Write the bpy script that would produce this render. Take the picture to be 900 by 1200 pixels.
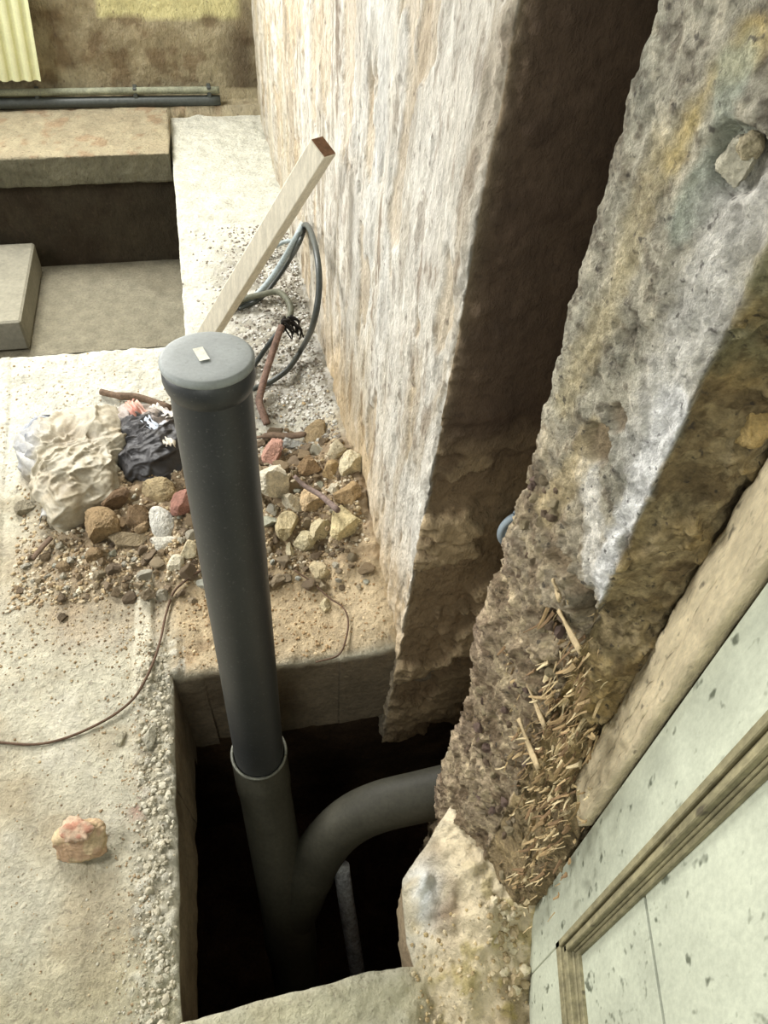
import bpy, math, random
import numpy as np
from mathutils import Vector, Matrix

for o in list(bpy.data.objects): bpy.data.objects.remove(o)
SC = bpy.context.scene
COL = SC.collection

# ---------------------------------------------------------------- camera, world, lights
F = 900.0                       # focal length in pixels of the 900x1200 frame
CAM_H = 1.6                     # hand held phone, tilted down into the pit
NADIR = (385.0, 1400.0)         # where the plumb lines meet
_d = np.array([NADIR[0]-450, -(NADIR[1]-600), -F]); _down = _d/np.linalg.norm(_d)
_up = -_down; _fw = np.array([0, 0, -1.0]); _y = _fw-_up*(_fw@_up); _y /= np.linalg.norm(_y)
RW = np.array([np.cross(_y, _up), _y, _up])          # world = RW @ camera
CAMP = np.array([0, 0, CAM_H])

cam_d = bpy.data.cameras.new('camera'); cam = bpy.data.objects.new('camera', cam_d); COL.objects.link(cam)
cam_d.sensor_fit = 'VERTICAL'; cam_d.sensor_height = 36.0; cam_d.sensor_width = 27.0
cam_d.lens = F*36.0/1200.0; cam_d.clip_start = 0.02; cam_d.clip_end = 100
cam.matrix_world = Matrix.Translation(CAMP) @ Matrix(RW.tolist()).to_4x4()
SC.camera = cam

SC.view_settings.view_transform = 'Standard'
try: SC.view_settings.look = 'None'
except Exception: pass
SC.view_settings.gamma = 1.0
SC.view_settings.use_curve_mapping = False
SC.view_settings.exposure = -0.15

w = bpy.data.worlds.new('daylight'); SC.world = w; w.use_nodes = True
bg = w.node_tree.nodes['Background']; bg.inputs[0].default_value = (0.86, 0.93, 1.0, 1); bg.inputs[1].default_value = 0.17

def area(name, loc, target, sx, sy, power, color):
    l = bpy.data.lights.new(name, 'AREA'); l.shape = 'RECTANGLE'; l.size = sx; l.size_y = sy
    l.energy = power; l.color = color
    o = bpy.data.objects.new(name, l); COL.objects.link(o)
    o.location = loc
    o.rotation_euler = (Vector(target)-Vector(loc)).to_track_quat('-Z', 'Y').to_euler()
    return o
area('window_daylight', (-1.95, 3.25, 1.95), (-0.1, 1.0, 0.2), 1.0, 1.0, 185, (1.0, 0.99, 0.96))
area('side_fill', (-2.6, 0.75, 1.7), (0.25, 0.55, 0.8), 1.0, 1.0, 102, (1.0, 0.99, 0.96))  # unseen fill from the left, added to brighten the near wall end
area('front_fill', (-0.25, -1.35, 2.2), (0.3, 0.5, 0.7), 1.0, 1.2, 27, (0.98, 1.0, 0.92))  # unseen fill behind the camera, placed to lift the wall end's right face

# ---------------------------------------------------------------- measuring helpers
UX = np.array([.966, .26, 0]); VX = np.array([-.26, .966, 0])   # the building's own grid
UX = UX/np.linalg.norm(UX); VX = VX/np.linalg.norm(VX)
def ray(px, py): return RW @ (np.array([px-450, 600-py, -F])/F)
def D(px, py, depth): return CAMP+ray(px, py)*depth
def onplane(px, py, n, c):
    r = ray(px, py); n = np.array(n, float); return CAMP+r*((c-n@CAMP)/(n@r))
def Z(px, py, z=0.0): return onplane(px, py, (0, 0, 1), z)
def uvz(u, v, z): return UX*u+VX*v+np.array([0, 0, z])
def lin(c):
    c = np.array(c, float)/255.0
    return np.where(c <= .04045, c/12.92, ((c+.055)/1.055)**2.4)
def lin4(c): return tuple(lin(c))+(1.0,)

# ---------------------------------------------------------------- noise
def _hash(ix, iy, iz, k=0):
    h = (ix.astype(np.int64)*374761393+iy.astype(np.int64)*668265263+iz.astype(np.int64)*2147483647+k*1274126177) & 0xffffffff
    h = ((h ^ (h >> 13))*1274126177) & 0xffffffff
    h = ((h ^ (h >> 16))*2246822519) & 0xffffffff
    return ((h ^ (h >> 15)) & 0xffffff)/float(0xffffff)
def vnoise(p, seed=0):
    i = np.floor(p); f = p-i; i = i.astype(np.int64); f = f*f*f*(f*(f*6-15)+10)
    r = 0
    for dx in (0, 1):
        wx = f[..., 0] if dx else 1-f[..., 0]
        for dy in (0, 1):
            wy = f[..., 1] if dy else 1-f[..., 1]
            for dz in (0, 1):
                wz = f[..., 2] if dz else 1-f[..., 2]
                r = r+wx*wy*wz*_hash(i[..., 0]+dx, i[..., 1]+dy, i[..., 2]+dz, seed)
    return r*2-1
def fbm(p, freq, octv=4, seed=0, gain=.5, ridged=False):
    a = 1.0; s = 0; t = 0; q = np.asarray(p)*freq
    rot = np.array([[.8, .6, 0], [-.48, .64, .6], [.36, -.48, .8]])
    for k in range(octv):
        n = vnoise(q, seed+k*17)
        if ridged: n = 1-2*np.abs(n)
        s = s+a*n; t += a; a *= gain; q = (q@rot)*2.03+7.1
    return s/t
def worley(p, freq, seed=0, jit=.9):
    q = np.asarray(p)*freq; i = np.floor(q).astype(np.int64)
    f1 = np.full(q.shape[:-1], 9.0); f2 = f1.copy(); idv = np.zeros(q.shape[:-1])
    for dx in (-1, 0, 1):
        for dy in (-1, 0, 1):
            for dz in (-1, 0, 1):
                cx, cy, cz = i[..., 0]+dx, i[..., 1]+dy, i[..., 2]+dz
                px = cx+.5+jit*(_hash(cx, cy, cz, seed)-.5); py = cy+.5+jit*(_hash(cx, cy, cz, seed+1)-.5); pz = cz+.5+jit*(_hash(cx, cy, cz, seed+2)-.5)
                d = np.sqrt((px-q[..., 0])**2+(py-q[..., 1])**2+(pz-q[..., 2])**2)
                c = d < f1
                f2 = np.where(c, f1, np.minimum(f2, d)); idv = np.where(c, _hash(cx, cy, cz, seed+3), idv); f1 = np.where(c, d, f1)
    return f1, f2, idv
def sstep(a, b, x):
    t = np.clip((x-a)/(b-a), 0, 1); return t*t*(3-2*t)
def bump(x, c, wd): return np.exp(-((x-c)/wd)**2)
def segdist(P, A, B):
    A = np.array(A); B = np.array(B); ab = B-A; L = (ab@ab)+1e-12
    t = np.clip(((P-A)@ab)/L, 0, 1); return np.linalg.norm(P-(A+t[..., None]*ab), axis=-1)
def polydist(P, pts):
    if len(pts) == 1: return np.linalg.norm(P-np.array(pts[0]), axis=-1)
    d = None
    for a, b in zip(pts[:-1], pts[1:]):
        e = segdist(P, a, b); d = e if d is None else np.minimum(d, e)
    return d
def mixc(col, m, c):
    m = np.clip(m, 0, 1)[..., None]; return col*(1-m)+np.array(c)*m

# ---------------------------------------------------------------- mesh helpers
def link(o, parent=None):
    COL.objects.link(o)
    if parent is not None: o.parent = parent
    return o
def mesh_from(name, V, Fc, mat, col=None, parent=None, smooth=True, loc=None):
    me = bpy.data.meshes.new(name)
    V = np.asarray(V, np.float32).reshape(-1, 3)
    if isinstance(Fc, np.ndarray):
        n = len(Fc); k = Fc.shape[1]
        me.vertices.add(len(V)); me.vertices.foreach_set('co', V.ravel())
        me.loops.add(n*k); me.loops.foreach_set('vertex_index', Fc.astype(np.int32).ravel())
        me.polygons.add(n); me.polygons.foreach_set('loop_start', np.arange(0, n*k, k, dtype=np.int32))
        me.update(calc_edges=True)
    else:
        me.from_pydata(V.tolist(), [], Fc); me.update()
    me.polygons.foreach_set('use_smooth', np.full(len(me.polygons), smooth, bool))
    if col is not None:
        a = me.color_attributes.new('Col', 'FLOAT_COLOR', 'POINT')
        c4 = np.ones((len(V), 4), np.float32); c4[:, :3] = np.clip(np.asarray(col).reshape(-1, 3), 0, 1); a.data.foreach_set('color', c4.ravel())
    me.materials.append(mat); me.validate()
    o = bpy.data.objects.new(name, me)
    if loc is not None: o.location = loc
    return link(o, parent)
def grid_faces(n, m, keep=None, flip=False):
    idx = np.arange(n*m).reshape(n, m)
    a, b, c, d = idx[:-1, :-1], idx[1:, :-1], idx[1:, 1:], idx[:-1, 1:]
    q = np.stack([a, b, c, d] if not flip else [a, d, c, b], -1)
    return q[keep] if keep is not None else q.reshape(-1, 4)
def gnormal(P):
    a = np.gradient(P, axis=0); b = np.gradient(P, axis=1)
    n = np.cross(a, b); return n/(np.linalg.norm(n, axis=-1, keepdims=True)+1e-12)
def thing(name, label, cat, loc=(0, 0, 0), group=None):
    o = bpy.data.objects.new(name, None); o.empty_display_size = .05; o.location = loc; COL.objects.link(o)
    return tag(o, label, cat, group)
def tag(o, label, cat, group=None, kind=None):
    o['label'] = label; o['category'] = cat
    if group: o['group'] = group
    if kind: o['kind'] = kind
    return o
def struct(o): o['kind'] = 'structure'; return o
def catmull(pts, n=8):
    P = [np.array(p, float) for p in pts]; P = [2*P[0]-P[1]]+P+[2*P[-1]-P[-2]]; out = []
    for i in range(1, len(P)-2):
        for k in range(n):
            t = k/n; a, b, c, d = P[i-1:i+3]
            out.append(.5*((2*b)+(-a+c)*t+(2*a-5*b+4*c-d)*t*t+(-a+3*b-3*c+d)*t**3))
    out.append(P[-2]); return np.array(out)
def tube_geo(path, rad, seg=12, squash=1.0, up0=(0, 0, 1)):
    path = np.asarray(path, float); n = len(path); rad = np.broadcast_to(np.asarray(rad, float), (n,))
    T = np.gradient(path, axis=0); T /= np.linalg.norm(T, axis=1, keepdims=True)+1e-12
    a = np.cross(T[0], up0)
    if np.linalg.norm(a) < .1: a = np.cross(T[0], (1, 0, 0))
    V = []; ang = np.arange(seg)*2*math.pi/seg
    for i in range(n):
        a = a-T[i]*(a@T[i]); a /= np.linalg.norm(a); b = np.cross(T[i], a)
        V.append(path[i]+rad[i]*(np.cos(ang)[:, None]*a+squash*np.sin(ang)[:, None]*b))
    V = np.concatenate(V+[path[:1], path[-1:]]); Fc = []
    for i in range(n-1):
        for j in range(seg):
            k = (j+1) % seg; Fc.append((i*seg+j, i*seg+k, (i+1)*seg+k, (i+1)*seg+j))
    for j in range(seg):
        k = (j+1) % seg; Fc.append((n*seg, k, j)); Fc.append((n*seg+1, (n-1)*seg+j, (n-1)*seg+k))
    return V, Fc
def tube(name, path, rad, mat, parent=None, seg=12, **k):
    V, Fc = tube_geo(path, rad, seg, **k); return mesh_from(name, V, Fc, mat, parent=parent)
def lathe(name, prof, A, B, mat, parent=None, seg=64):
    """profile of (distance along A->B, radius); open ends"""
    A = np.array(A, float); B = np.array(B, float); T = (B-A)/np.linalg.norm(B-A)
    a = np.cross(T, (0, 1, 0)); a /= np.linalg.norm(a); b = np.cross(T, a); ang = np.arange(seg)*2*math.pi/seg
    rg = np.cos(ang)[:, None]*a+np.sin(ang)[:, None]*b
    V = np.concatenate([A+T*d+rg*r for d, r in prof]); Fc = []
    for i in range(len(prof)-1):
        for j in range(seg):
            k = (j+1) % seg; Fc.append((i*seg+j, (i+1)*seg+j, (i+1)*seg+k, i*seg+k))
    return mesh_from(name, V, Fc, mat, parent=parent)
def box_geo(c, ax, ay, az, sx, sy, sz, bev=.003):
    """bevelled box: centre, three unit axes, full sizes"""
    c, ax, ay, az = [np.array(q, float) for q in (c, ax, ay, az)]
    V = []
    for k, s in enumerate(((1, 1, 1),)): pass
    hx, hy, hz = sx/2, sy/2, sz/2; b = min(bev, hx*.9, hy*.9, hz*.9); V = []; ids = {}
    for i in (-1, 1):
        for j in (-1, 1):
            for k in (-1, 1):
                for n, q in enumerate(((i*hx, j*(hy-b), k*(hz-b)), (i*(hx-b), j*hy, k*(hz-b)), (i*(hx-b), j*(hy-b), k*hz))):
                    ids[(i, j, k, n)] = len(V); V.append(c+ax*q[0]+ay*q[1]+az*q[2])
    Fc = []; S = (-1, 1)
    for i in S: Fc.append([ids[(i, -1, -1, 0)], ids[(i, 1, -1, 0)], ids[(i, 1, 1, 0)], ids[(i, -1, 1, 0)]][::i])
    for j in S: Fc.append([ids[(-1, j, -1, 1)], ids[(-1, j, 1, 1)], ids[(1, j, 1, 1)], ids[(1, j, -1, 1)]][::j])
    for k in S: Fc.append([ids[(-1, -1, k, 2)], ids[(1, -1, k, 2)], ids[(1, 1, k, 2)], ids[(-1, 1, k, 2)]][::k])
    for j in S:
        for k in S: Fc.append([ids[(-1, j, k, 1)], ids[(1, j, k, 1)], ids[(1, j, k, 2)], ids[(-1, j, k, 2)]][::j*k*1])
    for i in S:
        for k in S: Fc.append([ids[(i, -1, k, 0)], ids[(i, 1, k, 0)], ids[(i, 1, k, 2)], ids[(i, -1, k, 2)]][::-i*k])
    for i in S:
        for j in S: Fc.append([ids[(i, j, -1, 0)], ids[(i, j, 1, 0)], ids[(i, j, 1, 1)], ids[(i, j, -1, 1)]][::i*j])
    for i in S:
        for j in S:
            for k in S: Fc.append([ids[(i, j, k, 0)], ids[(i, j, k, 1)], ids[(i, j, k, 2)]][::i*j*k])
    return np.array(V), Fc
EX, EY, EZ = np.eye(3)
def box(name, c, sizes, mat, axes=(EX, EY, EZ), parent=None, bev=.003):
    V, Fc = box_geo(c, *axes, *sizes, bev=bev); return mesh_from(name, V, Fc, mat, parent=parent, smooth=False)

# ---------------------------------------------------------------- materials
def mat(name, base=None, rough=.9, attr=False, objcol=False, var=.35, vscale=18, fine=120, speck=.0, speck_scale=90, speck_col=(.05, .04, .03),
        bmp=.6, bdist=.004, bscale=60, spec=.2, stretch=None, warm=(1, 1, 1), metal=0.0, cell=0.0, cell_scale=60):
    m = bpy.data.materials.new(name); m.use_nodes = True; nt = m.node_tree; N = nt.nodes; L = nt.links
    bs = N['Principled BSDF']; bs.inputs['Roughness'].default_value = rough; bs.inputs['Specular IOR Level'].default_value = spec; bs.inputs['Metallic'].default_value = metal
    tc = N.new('ShaderNodeTexCoord'); vec = tc.outputs['Object']
    if stretch:
        mp = N.new('ShaderNodeMapping'); mp.inputs['Scale'].default_value = stretch; L.new(vec, mp.inputs[0]); vec = mp.outputs[0]
    def noise(sc, det=5, rg=.6):
        n = N.new('ShaderNodeTexNoise'); n.inputs['Scale'].default_value = sc; n.inputs['Detail'].default_value = det; n.inputs['Roughness'].default_value = rg
        L.new(vec, n.inputs['Vector']); return n
    def mrange(src, a, b, c, d):
        r = N.new('ShaderNodeMapRange'); r.inputs[1].default_value = a; r.inputs[2].default_value = b; r.inputs[3].default_value = c; r.inputs[4].default_value = d
        L.new(src, r.inputs[0]); return r.outputs[0]
    def mul(a, b):
        x = N.new('ShaderNodeMath'); x.operation = 'MULTIPLY'; L.new(a, x.inputs[0]); L.new(b, x.inputs[1]); return x.outputs[0]
    def mix(fac, a, b, bt='MIX'):
        x = N.new('ShaderNodeMix'); x.data_type = 'RGBA'; x.blend_type = bt
        for s, q in ((0, fac), (6, a), (7, b)):
            if hasattr(q, 'links') or hasattr(q, 'is_linked'): L.new(q, x.inputs[s])
            elif s == 0: x.inputs[0].default_value = q
            else: x.inputs[s].default_value = tuple(q)+(1,) if len(q) == 3 else q
        return x.outputs[2]
    if attr:
        a = N.new('ShaderNodeAttribute'); a.attribute_name = 'Col'; c = a.outputs['Color']
    elif objcol:
        a = N.new('ShaderNodeObjectInfo'); c = a.outputs['Color']
    else:
        a = N.new('ShaderNodeRGB'); a.outputs[0].default_value = tuple(base)+(1,) if len(base) == 3 else base; c = a.outputs[0]
    n1 = noise(vscale); n2 = noise(fine, 3, .7)
    v = mul(mrange(n1.outputs[0], .3, .7, 1-var, 1+var*.6), mrange(n2.outputs[0], .3, .7, 1-var*.8, 1+var*.5))
    c = mix(1.0, c, v, 'MULTIPLY')
    if speck > 0:
        n3 = noise(speck_scale, 2, .6); f = mrange(n3.outputs[0], .62, .72, 0, speck); c = mix(f, c, speck_col)
    L.new(c, bs.inputs['Base Color'])
    h = N.new('ShaderNodeMath'); h.operation = 'ADD'; L.new(noise(bscale, 8, .68).outputs[0], h.inputs[0]); hh = h.outputs[0]
    if cell > 0:
        vo = N.new('ShaderNodeTexVoronoi'); vo.inputs['Scale'].default_value = cell_scale; L.new(vec, vo.inputs['Vector'])
        L.new(mrange(vo.outputs['Distance'], 0, 1, cell, 0), h.inputs[1])
    else: h.inputs[1].default_value = 0
    b = N.new('ShaderNodeBump'); b.inputs['Strength'].default_value = bmp; b.inputs['Distance'].default_value = bdist; L.new(hh, b.inputs['Height']); L.new(b.outputs[0], bs.inputs['Normal'])
    return m
M = {}
M['floor'] = mat('dusty_concrete', attr=True, var=.24, vscale=16, fine=90, speck=.5, speck_scale=70, bmp=1, bdist=.016, bscale=45, speck_col=(.16, .13, .10))
M['wall'] = mat('old_plaster', attr=True, var=.22, vscale=14, fine=90, speck=.55, speck_scale=60, bmp=1, bdist=.018, bscale=50, stretch=(1, 1, .6), speck_col=(.10, .07, .05))
M['pier'] = mat('broken_masonry', attr=True, var=.40, vscale=34, fine=150, speck=.8, speck_scale=100, bmp=1, bdist=.018, bscale=95, speck_col=(.07, .06, .05))
M['earth'] = mat('pit_earth', attr=True, var=.4, vscale=10, bmp=1, bdist=.02, bscale=25)
M['concrete'] = mat('grey_concrete', base=lin((140, 136, 120)), var=.2, vscale=7, fine=60, bmp=.6, bdist=.004, speck=.3, speck_col=(.2, .18, .15))
M['stone'] = mat('rubble_stone', objcol=True, var=.34, vscale=45, fine=220, speck=.5, speck_scale=120, bmp=1, bdist=.010, bscale=110)
M['gravel'] = mat('gravel', attr=True, var=.25, vscale=60, fine=200, bmp=.8, bdist=.003)
M['pvc'] = mat('dark_grey_plastic', base=lin((54, 55, 54)), rough=.44, var=.16, vscale=9, fine=260, bmp=.12, bdist=.001, spec=.45, speck=.15, speck_scale=200, speck_col=(.3, .3, .27))
M['cap'] = mat('cap_plastic', base=lin((142, 146, 142)), rough=.6, var=.10, vscale=25, fine=200, bmp=.1, bdist=.001, spec=.35, speck=.25, speck_scale=110, speck_col=(.12, .12, .11))
M['pvc_dusty'] = mat('dusty_plastic', base=lin((62, 60, 50)), rough=.6, var=.22, vscale=14, bmp=.2, bdist=.002)
M['pvc_pale'] = mat('pale_pipe', base=lin((236, 240, 242)), rough=.5, var=.4, vscale=60, fine=140, bmp=.3)
M['paper'] = mat('sticker_paper', base=lin((225, 222, 205)), rough=.7, var=.12, vscale=120, bmp=.05)
M['wood'] = mat('pale_wood', base=lin((206, 199, 180)), rough=.8, var=.2, vscale=10, fine=60, bmp=.4, bdist=.002, bscale=40, stretch=(8, 8, 1))
M['wood_end'] = mat('sawn_wood', base=lin((120, 90, 68)), rough=.85, var=.3, vscale=50)
M['door'] = mat('chipped_white_paint', base=lin((180, 184, 164)), rough=.62, var=.16, vscale=14, fine=150, speck=.9, speck_scale=48, speck_col=(.08, .09, .06), bmp=.35, bdist=.002, bscale=50, stretch=(1, 1, .6))
M['moulding'] = mat('grimy_moulding', base=lin((134, 127, 98)), rough=.7, var=.3, vscale=30, speck=.7, speck_scale=50, bmp=.4, bdist=.002, stretch=(1, 1, .4))
M['jamb'] = mat('bare_jamb_wood', base=lin((224, 208, 172)), rough=.8, var=.22, vscale=16, fine=90, speck=.7, speck_scale=50, bmp=1, bdist=.008, stretch=(1.6, 1.6, .7))
M['rust'] = mat('rusty_iron', base=lin((116, 94, 82)), rough=.85, var=.35, vscale=60, bmp=.7, bdist=.002, bscale=160)
M['stick'] = mat('brown_stick', base=lin((112, 94, 78)), rough=.9, var=.35, vscale=50, bmp=.8, bdist=.003, bscale=120)
M['cable_dark'] = mat('dark_cable', base=lin((62, 66, 62)), rough=.5, var=.2, vscale=60, bmp=.2, spec=.4)
M['cable_grey'] = mat('grey_cable', base=lin((150, 160, 160)), rough=.55, var=.2, vscale=60, bmp=.2, spec=.4)
M['cable_brown'] = mat('brown_wire', base=lin((96, 76, 60)), rough=.7, var=.2, vscale=60, bmp=.2)
M['tatter'] = mat('black_tatter', base=lin((38, 34, 30)), rough=.9, var=.4, vscale=80)
M['bag'] = mat('dusty_bag', attr=True, rough=.55, var=.2, vscale=25, fine=120, bmp=.5, bdist=.003, bscale=60, spec=.4)
M['corr'] = mat('corrugated_cream', base=lin((214, 214, 170)), rough=.6, var=.08, vscale=12, bmp=.1)
M['blue'] = mat('pale_blue_plastic', base=lin((170, 184, 192)), rough=.5, var=.08, vscale=30, bmp=.05)
M['straw'] = mat('straw_lath', attr=True, rough=.9, var=.3, vscale=40, bmp=.5)

RND = random.Random(7)

# ---------------------------------------------------------------- ground height (slab top with the rubble mound)
def ground(u, v):
    u = np.asarray(u, float); v = np.asarray(v, float); p = np.stack([u, v, np.zeros_like(u)], -1)
    z = .006*fbm(p, 2.2, 3, 3)
    # mound of dirt against the wall
    edge = fbm(p, 5, 4, 9)*.06
    m = sstep(1.12, 1.42, v+edge+.10*sstep(-.2, .3, u))*(1-sstep(1.52, 1.80, v+edge+.16*(u+.2)))*sstep(-.66, -.42, u+edge)
    z = z+m*(.032+.035*sstep(-.35, .28, u)+.024*fbm(p, 12, 4, 5)+.014*fbm(p, 34, 4, 6, ridged=True))
    z = z+.05*np.exp(-((u-.30)/.07)**2)*sstep(.9, 1.05, v)*(1-sstep(1.75, 2.1, v))
    # thin crust over the slab behind the pit
    c = sstep(.92, .98, v)*(1-sstep(1.2, 1.35, v))*sstep(-.26, -.2, u)
    z = z+c*(.006+.004*fbm(p, 30, 3, 8))
    # pebbly kerb along the left of the pit
    w1, w2, wi = worley(p, 44, 4)
    k = sstep(-.315, -.285, u+edge*.2)*(1-sstep(-.20, -.19, u))*(1-sstep(1.0, 1.1, v))
    z = z+k*(.006+.012*np.clip(.75-w1, 0, 1)*(wi > .25))
    # smooth mortar strip running back from the kerb
    s = sstep(-.300, -.294, u+edge*.1-.02*(v-1.1))*(1-sstep(-.262, -.256, u+edge*.1-.02*(v-1.1)))*sstep(.90, .96, v)*(1-sstep(1.24, 1.27, v))
    z = z+s*.010
    # second line at far left
    s2 = sstep(-.655, -.645, u-.07*(v-1.2)*-1)*(1-sstep(-.628, -.62, u+.07*(v-1.2)))*(v > .8)
    z = z+s2*.006
    # gravelly strip against the wall beyond the mound
    g = sstep(1.75, 1.9, v)*(1-sstep(2.7, 3.2, v))*sstep(-.12, .10, u+edge)
    w3, _, wj = worley(p, 34, 14)
    z = z+g*(.012*np.clip(.8-w3, 0, 1)+.012*sstep(0, .3, u)+.006*fbm(p, 22, 3, 15))
    # raised mortar crust behind the edge at the lower opening
    z = z+.012*sstep(2.0, 2.12, v+edge)*(1-sstep(2.2, 2.6, v))*(1-sstep(-.3, -.1, u+edge))*(1+.6*fbm(p, 20, 3, 2))
    z = z+.010*sstep(-.02, .35, fbm(p, 6, 4, 22))*sstep(1.5, 1.8, v)
    # broken footing at the foot of the near wall
    q = sstep(.20, .34, u+.03*fbm(p, 14, 3, 31))*(1-sstep(.62, .75, v))
    lump = q*(1-.6*sstep(.50, .62, v))*(.10+.040*fbm(p, 12, 3, 33)+.008*fbm(p, 38, 4, 34, ridged=True))*sstep(.16, .34, v)
    z = z+lump
    z = z+sstep(.12, .22, u)*(v < .5)*(.026*fbm(p, 18, 3, 35)+.006*fbm(p, 50, 4, 37, ridged=True))
    # dirty grit at the very front
    z = z+.004*fbm(p, 35, 3, 36)*(v < .3)
    return z+.0025*fbm(p, 18, 4, 12)+.0012*fbm(p, 70, 3, 13)
_gu = np.arange(-1.6, .62, .004); _gv = np.arange(-.1, 3.4, .004); _GH = ground(*np.meshgrid(_gu, _gv, indexing='ij'))
def gh(u, v):
    a = min(max((u-_gu[0])/.004, 0), len(_gu)-1.001); b = min(max((v-_gv[0])/.004, 0), len(_gv)-1.001); i, j = int(a), int(b); a -= i; b -= j
    return float((_GH[i, j]*(1-b)+_GH[i, j+1]*b)*(1-a)+(_GH[i+1, j]*(1-b)+_GH[i+1, j+1]*b)*a)
def G(px, py):
    z = 0.0
    for _ in range(14):
        q = Z(px, py, z); z = .5*z+.5*gh(q@UX, q@VX)
    return Z(px, py, z)

def pp(px, py, z=0): q = Z(px, py, z); return (q@UX, q@VX)
HOLE = [(-.215, .27), pp(330, 1163), pp(484, 1130), pp(478, 1098, .03), pp(474, 1050, .05), pp(474, 1018, .06), pp(503, 982, .07), pp(530, 940, .08), (.36, .66), (.62, .68), (.62, .945), (.24, .942), (.0, .948), (-.215, .955)]

def pin(u, v, poly):
    ins = np.zeros(u.shape, bool); n = len(poly)
    for i in range(n):
        (x1, y1), (x2, y2) = poly[i], poly[(i+1) % n]
        c = ((y1 > v) != (y2 > v)) & (u < (x2-x1)*(v-y1)/(y2-y1+1e-12)+x1); ins ^= c
    return ins
def snap(u, v, poly):
    bd = np.full(u.shape, 9.0); bu = u.copy(); bv = v.copy(); n = len(poly)
    for i in range(n):
        a = np.array(poly[i]); b = np.array(poly[(i+1) % n]); ab = b-a
        t = np.clip(((u-a[0])*ab[0]+(v-a[1])*ab[1])/(ab@ab), 0, 1); x = a[0]+t*ab[0]; y = a[1]+t*ab[1]
        d = np.hypot(u-x, v-y); c = d < bd; bd = np.where(c, d, bd); bu = np.where(c, x, bu); bv = np.where(c, y, bv)
    return bu, bv, bd

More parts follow.
